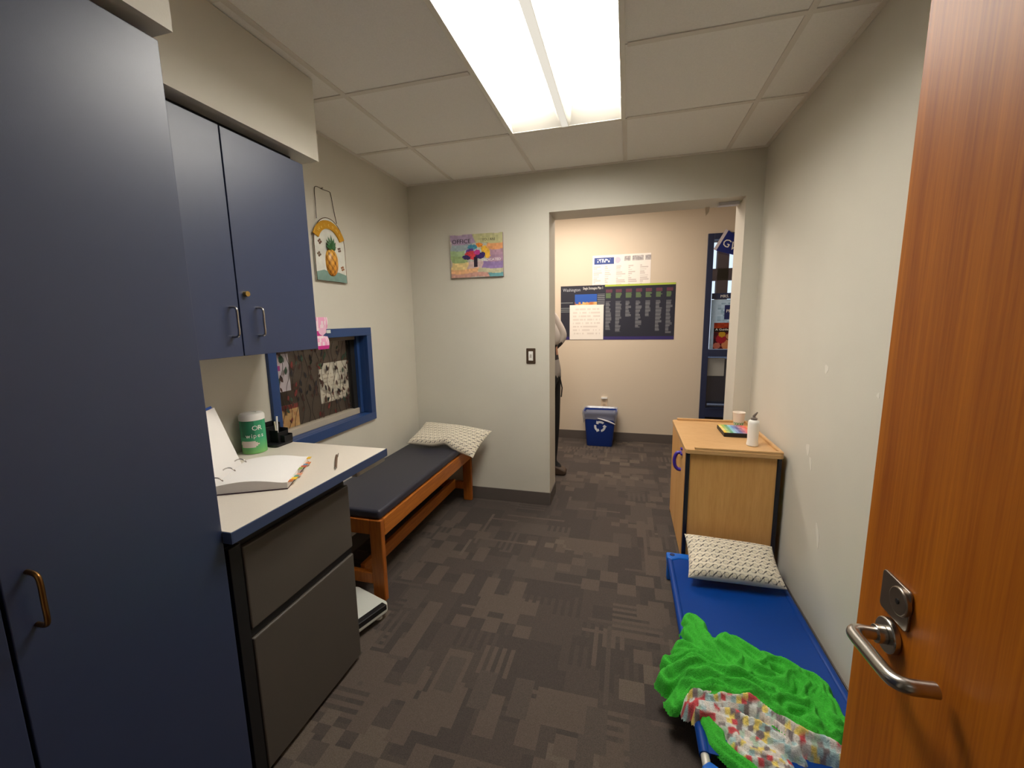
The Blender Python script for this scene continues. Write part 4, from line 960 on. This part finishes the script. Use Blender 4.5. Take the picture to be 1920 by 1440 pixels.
def rainbow(u, v):
    pal = [S(226, 190, 60), S(150, 178, 60), S(70, 150, 110), S(110, 180, 200), S(80, 120, 190), S(70, 70, 140), S(150, 60, 110), S(206, 70, 80), S(220, 90, 60), S(214, 140, 60)]
    k = int(u * 10) % 10; c = pal[k]
    return mixc(c, (1, 1, 1, 1), .25 * hsh(k, int(v * 6)))
bk_ = thing('rainbow_box', (.645, 2.69, QZ), 'flat black box with rainbow striped lid on the maple cabinet', 'box')
box('tray', .562, .735, 2.60, 2.80, QZ, QZ + .022, M_BLACK, bk_, .003)
raster('lid', (.564, 2.603, QZ + .022), (1, 0, 0), (0, 1, 0), .17, .195, 40, 24, rainbow, bk_, thick=.003, edge=S(60, 40, 50))

# ================================================================== cot, blanket
ct = thing('cot', (.505, 1.7, 0), 'bright blue low stacking nap cot along the right wall', 'cot')
KX0, KX1, KY0, KY1, KZ = .245, .768, 1.08, 2.295, .14
V, F = [], []; nu, nv = 24, 40
for j in range(nv + 1):
    for i in range(nu + 1):
        u, v = i / nu, j / nv; x = KX0 + .012 + (KX1 - KX0 - .024) * u; y = KY0 + .10 + (KY1 - KY0 - .15) * v
        V.append((x, y, KZ - .012 * (1 - (2 * u - 1) ** 4) * (1 - (2 * v - 1) ** 6)))
n = nu + 1; N = len(V); V += [(x, y, z - .003) for x, y, z in V]
for j in range(nv):
    for i in range(nu): a = j * n + i; F.append((a, a + 1, a + n + 1, a + n)); F.append((N + a, N + a + n, N + a + n + 1, N + a + 1))
mk('sheet', (V, F), M_COTBLUE, ct, smooth=180)
for x in (KX0 + .013, KX1 - .013):
    mk('side_sleeve', g_tube([(x, KY0 + .10, KZ - .012), (x, KY1 - .05, KZ - .012)], .0165, 14), M_COTBLUE, ct, smooth=60)
    mk('side_rail', g_tube([(x, KY0 + .02, KZ - .012), (x, KY1 - .02, KZ - .012)], .0125, 12), mat('rail_white_metal', S(206, 204, 196), .35, .3), ct, smooth=60)
for (ya, s) in ((KY1, -1), (KY0, 1)):
    pts = [(KX0 - .004, ya), (KX0 - .004, ya + s * .055), (KX0 + .02, ya + s * .075), (KX0 + .06, ya + s * .05), (KX1 - .06, ya + s * .05), (KX1 - .02, ya + s * .075), (KX1 + .004, ya + s * .055), (KX1 + .004, ya)]
    e = mk('end_leg', g_join(g_prism(pts if s > 0 else pts[::-1], 2, KZ - .04, KZ + .006), g_box(KX0, KX0 + .05, min(ya, ya + s * .04), max(ya, ya + s * .04), 0, KZ - .04), g_box(KX1 - .05, KX1, min(ya, ya + s * .04), max(ya, ya + s * .04), 0, KZ - .04)), M_COTPL, ct, .008, segs=3, smooth=40)
    for x in (KX0 + .026, KX1 - .026): mk('stacking_hole', g_cyl((x, ya + s * .026, KZ + .0055), (x, ya + s * .026, KZ + .0075), .013, 16), mat('hole_navy', S(8, 30, 84), .6), e)

RG = dict(
 g=[([(.298,1.73),(.324,1.627),(.362,1.55),(.4,1.481)],.040,.050), ([(.266,1.682),(.303,1.592),(.339,1.507)],.022,.040), ([(.221,1.583),(.282,1.558),(.343,1.529)],.028,.05), ([(.199,1.526),(.269,1.521),(.345,1.498)],.028,.055),
    ([(.176,1.445),(.269,1.469),(.358,1.451),(.44,1.43),(.499,1.4)],.034,.075), ([(.244,1.423),(.364,1.415),(.439,1.385),(.472,1.364)],.03,.07), ([(.245,1.353),(.342,1.373),(.426,1.373),(.486,1.355)],.026,.06), ([(.402,1.635),(.438,1.569),(.476,1.501),(.524,1.484)],.036,.06),
    ([(.444,1.645),(.498,1.612),(.517,1.573),(.497,1.526)],.028,.045), ([(.529,1.576),(.585,1.569),(.613,1.535),(.613,1.497)],.034,.05), ([(.636,1.531),(.669,1.511),(.66,1.445),(.665,1.392),(.662,1.341)],.036,.05), ([(.533,1.458),(.598,1.502),(.625,1.481),(.602,1.418)],.026,.06),
    ([(.509,1.377),(.58,1.399),(.611,1.399),(.589,1.323)],.026,.055), ([(.498,1.292),(.562,1.305),(.65,1.313)],.026,.04), ([(.576,1.28),(.644,1.297)],.02,.03), ([(.486,1.355),(.538,1.321),(.584,1.285)],.028,.05), ([(.37,1.591),(.422,1.549),(.425,1.498)],.03,.066),
    ([(.186,1.361),(.215,1.396),(.254,1.416)],.022,.04), ([(.56,1.45),(.56,1.37)],.07,.026), ([(.44,1.47),(.54,1.43)],.07,.035), ([(.32,1.42),(.42,1.43)],.08,.035), ([(.291,1.282),(.3,1.223),(.333,1.18),(.378,1.149)],.022,.026)],
 l=[([(.242,1.326),(.338,1.351),(.394,1.365),(.451,1.346),(.5,1.3),(.549,1.269),(.615,1.262)],.026,.058), ([(.261,1.298),(.329,1.307),(.39,1.295),(.446,1.272),(.504,1.237)],.024,.046), ([(.313,1.291),(.351,1.262),(.367,1.223),(.395,1.192),(.459,1.196)],.026,.03), ([(.337,1.285),(.399,1.256),(.441,1.211)],.03,.026), ([(.44,1.24),(.47,1.21)],.03,.02)])
def seg_d(px, py, P):
    best = 9.0; bs = 0.0; acc = 0.0
    for (ax, ay), (bx_, by_) in zip(P[:-1], P[1:]):
        dx, dy = bx_ - ax, by_ - ay; L2 = dx * dx + dy * dy; t = max(0, min(1, ((px - ax) * dx + (py - ay) * dy) / L2))
        qx, qy = ax + t * dx - px, ay + t * dy - py; d = qx * qx + qy * qy
        if d < best: best = d; bs = acc + t * math.sqrt(L2)
        acc += math.sqrt(L2)
    return math.sqrt(best), bs
def sm(P): return [(p[0], p[1]) for p in smooth_path([(a, b, 0) for a, b in P], 4)]
RG = {k: [(sm(P), wd * .95, h * 1.2) for P, wd, h in v] for k, v in RG.items()}
def height(px, py, which):
    wob = .006 * math.sin(px * 61 + py * 23) + .005 * math.sin(py * 83 - px * 37)
    top = 0.0; acc = 0.0
    for k, (P, wd, h) in enumerate(RG[which]):
        if px < min(p[0] for p in P) - wd * 1.6 or px > max(p[0] for p in P) + wd * 1.6 or py < min(p[1] for p in P) - wd * 1.6 or py > max(p[1] for p in P) + wd * 1.6: continue
        d, s = seg_d(px + wob, py - wob, P); t = d / (wd * 1.3)
        if t < 1:
            v = h * (1 - t * t) ** .6 * (.86 + .14 * math.cos(9.0 * t + .6 * math.sin(s * 30 + k))) * (1 + .09 * math.sin(s * 45 + k)) + .0022 * math.sin(d * 380 + k * 2 + s * 24) * (1 - t)
            acc += max(v, 0) ** 10; top = max(top, v)
    return acc ** (1 / 10) if acc > 0 else 0.0
bl = thing('blanket', (.42, 1.44, KZ), 'crumpled bright green plush blanket with colourful printed lining on the cot', 'blanket')
def blanket_part(name, which, colf, x0=.13, x1=.72, y0=1.11, y1=1.79, st=.0052):
    nx, ny = int((x1 - x0) / st), int((y1 - y0) / st); id_ = {}; V, C, F = [], [], []
    Hh = [[height(x0 + i * st, y0 + j * st, which) for i in range(nx + 1)] for j in range(ny + 1)]
    def vid(i, j):
        if (i, j) not in id_:
            x, y = x0 + i * st, y0 + j * st; h = Hh[j][i]; base = KZ - .008
            if x < KX0: base -= min(.045, (KX0 - x) * .9)
            id_[(i, j)] = len(V); V.append((x, y, base + h)); C.append(colf(x, y, h))
        return id_[(i, j)]
    for j in range(ny):
        for i in range(nx):
            hs = (Hh[j][i], Hh[j][i + 1], Hh[j + 1][i + 1], Hh[j + 1][i])
            if max(hs) > .003: F.append((vid(i, j), vid(i + 1, j), vid(i + 1, j + 1), vid(i, j + 1)))
    mk(name, (V, F), M_FLEECE, bl, cols=('V', C), smooth=180)
blanket_part('green_fleece', 'g', lambda x, y, h: mixc(S(50, 164, 40), S(60, 178, 50), hsh(int(x * 300), int(y * 300))))
LP = [S(198, 78, 84), S(226, 204, 110), S(160, 190, 192), S(216, 210, 202), S(128, 118, 118), S(206, 196, 188), S(208, 212, 208), S(168, 190, 170)]
def lining(x, y, h):
    k = hsh(int(x / .016 + (int(y / .013) % 2) * .5), int(y / .013)); return LP[int(k * 8) % 8]
blanket_part('printed_lining', 'l', lining)

# ================================================================== door_1: the open wooden door at the right
DX0, DX1, DY0, DY1 = .400, .445, -.125, .793
d1 = struct('door_1', g_box(DX0, DX1, DY0, DY1, .008, 2.085), M_DOOR, .002, label='open orange wood veneer door with steel lever')
# lever handle
hy, hzv = .699, .946
mk('rose', g_cyl((DX0, hy, hzv), (DX0 - .010, hy, hzv), .026, 28), M_STEEL, d1, .002, smooth=40)
lv = mk('lever', g_tube(smooth_path([(DX0 - .008, hy, hzv), (DX0 - .03, hy, hzv), (DX0 - .042, hy, hzv), (DX0 - .050, hy - .004, hzv), (DX0 - .053, hy - .014, hzv), (DX0 - .053, hy - .05, hzv + .003), (DX0 - .053, hy - .090, hzv + .007), (DX0 - .050, hy - .106, hzv + .009), (DX0 - .041, hy - .114, hzv + .011), (DX0 - .026, hy - .115, hzv + .012), (DX0 - .012, hy - .115, hzv + .013)], 5), .0098, 16), M_STEEL, d1, smooth=60)
mk('neck_ring', g_cyl((DX0 - .010, hy, hzv), (DX0 - .022, hy, hzv), .0135, 20), M_STEEL, d1, .001, smooth=40)
mk('escutcheon', g_prism(rrect(.664, .731, .976, 1.038, .007), 0, DX0 - .004, DX0), M_DSTEEL, d1, .001, smooth=40)
mk('lock_cylinder', g_cyl((DX0, .682, 1.014), (DX0 - .009, .682, 1.014), .021, 26), M_DSTEEL, d1, .002, smooth=40)
mk('keyhole', g_cyl((DX0 - .009, .682, 1.014), (DX0 - .0096, .682, 1.014), .004, 12), M_BLACK, d1)
for z in (.25, 1.05, 1.85): mk('hinge', g_cyl((DX0 - .004, DY0 - .004, z), (DX0 - .004, DY0 - .004, z + .1), .007, 12), M_DSTEEL, d1)
# frame of the doorway the camera stands in
struct('trim_3', g_join(g_box(-.53, -.50, YN - .14, YN + .012, 0, 2.1), g_box(-.53, .405, YN - .14, YN + .012, 2.1, 2.14)), M_NAVY, .002, label='navy steel frame of the doorway behind the camera')
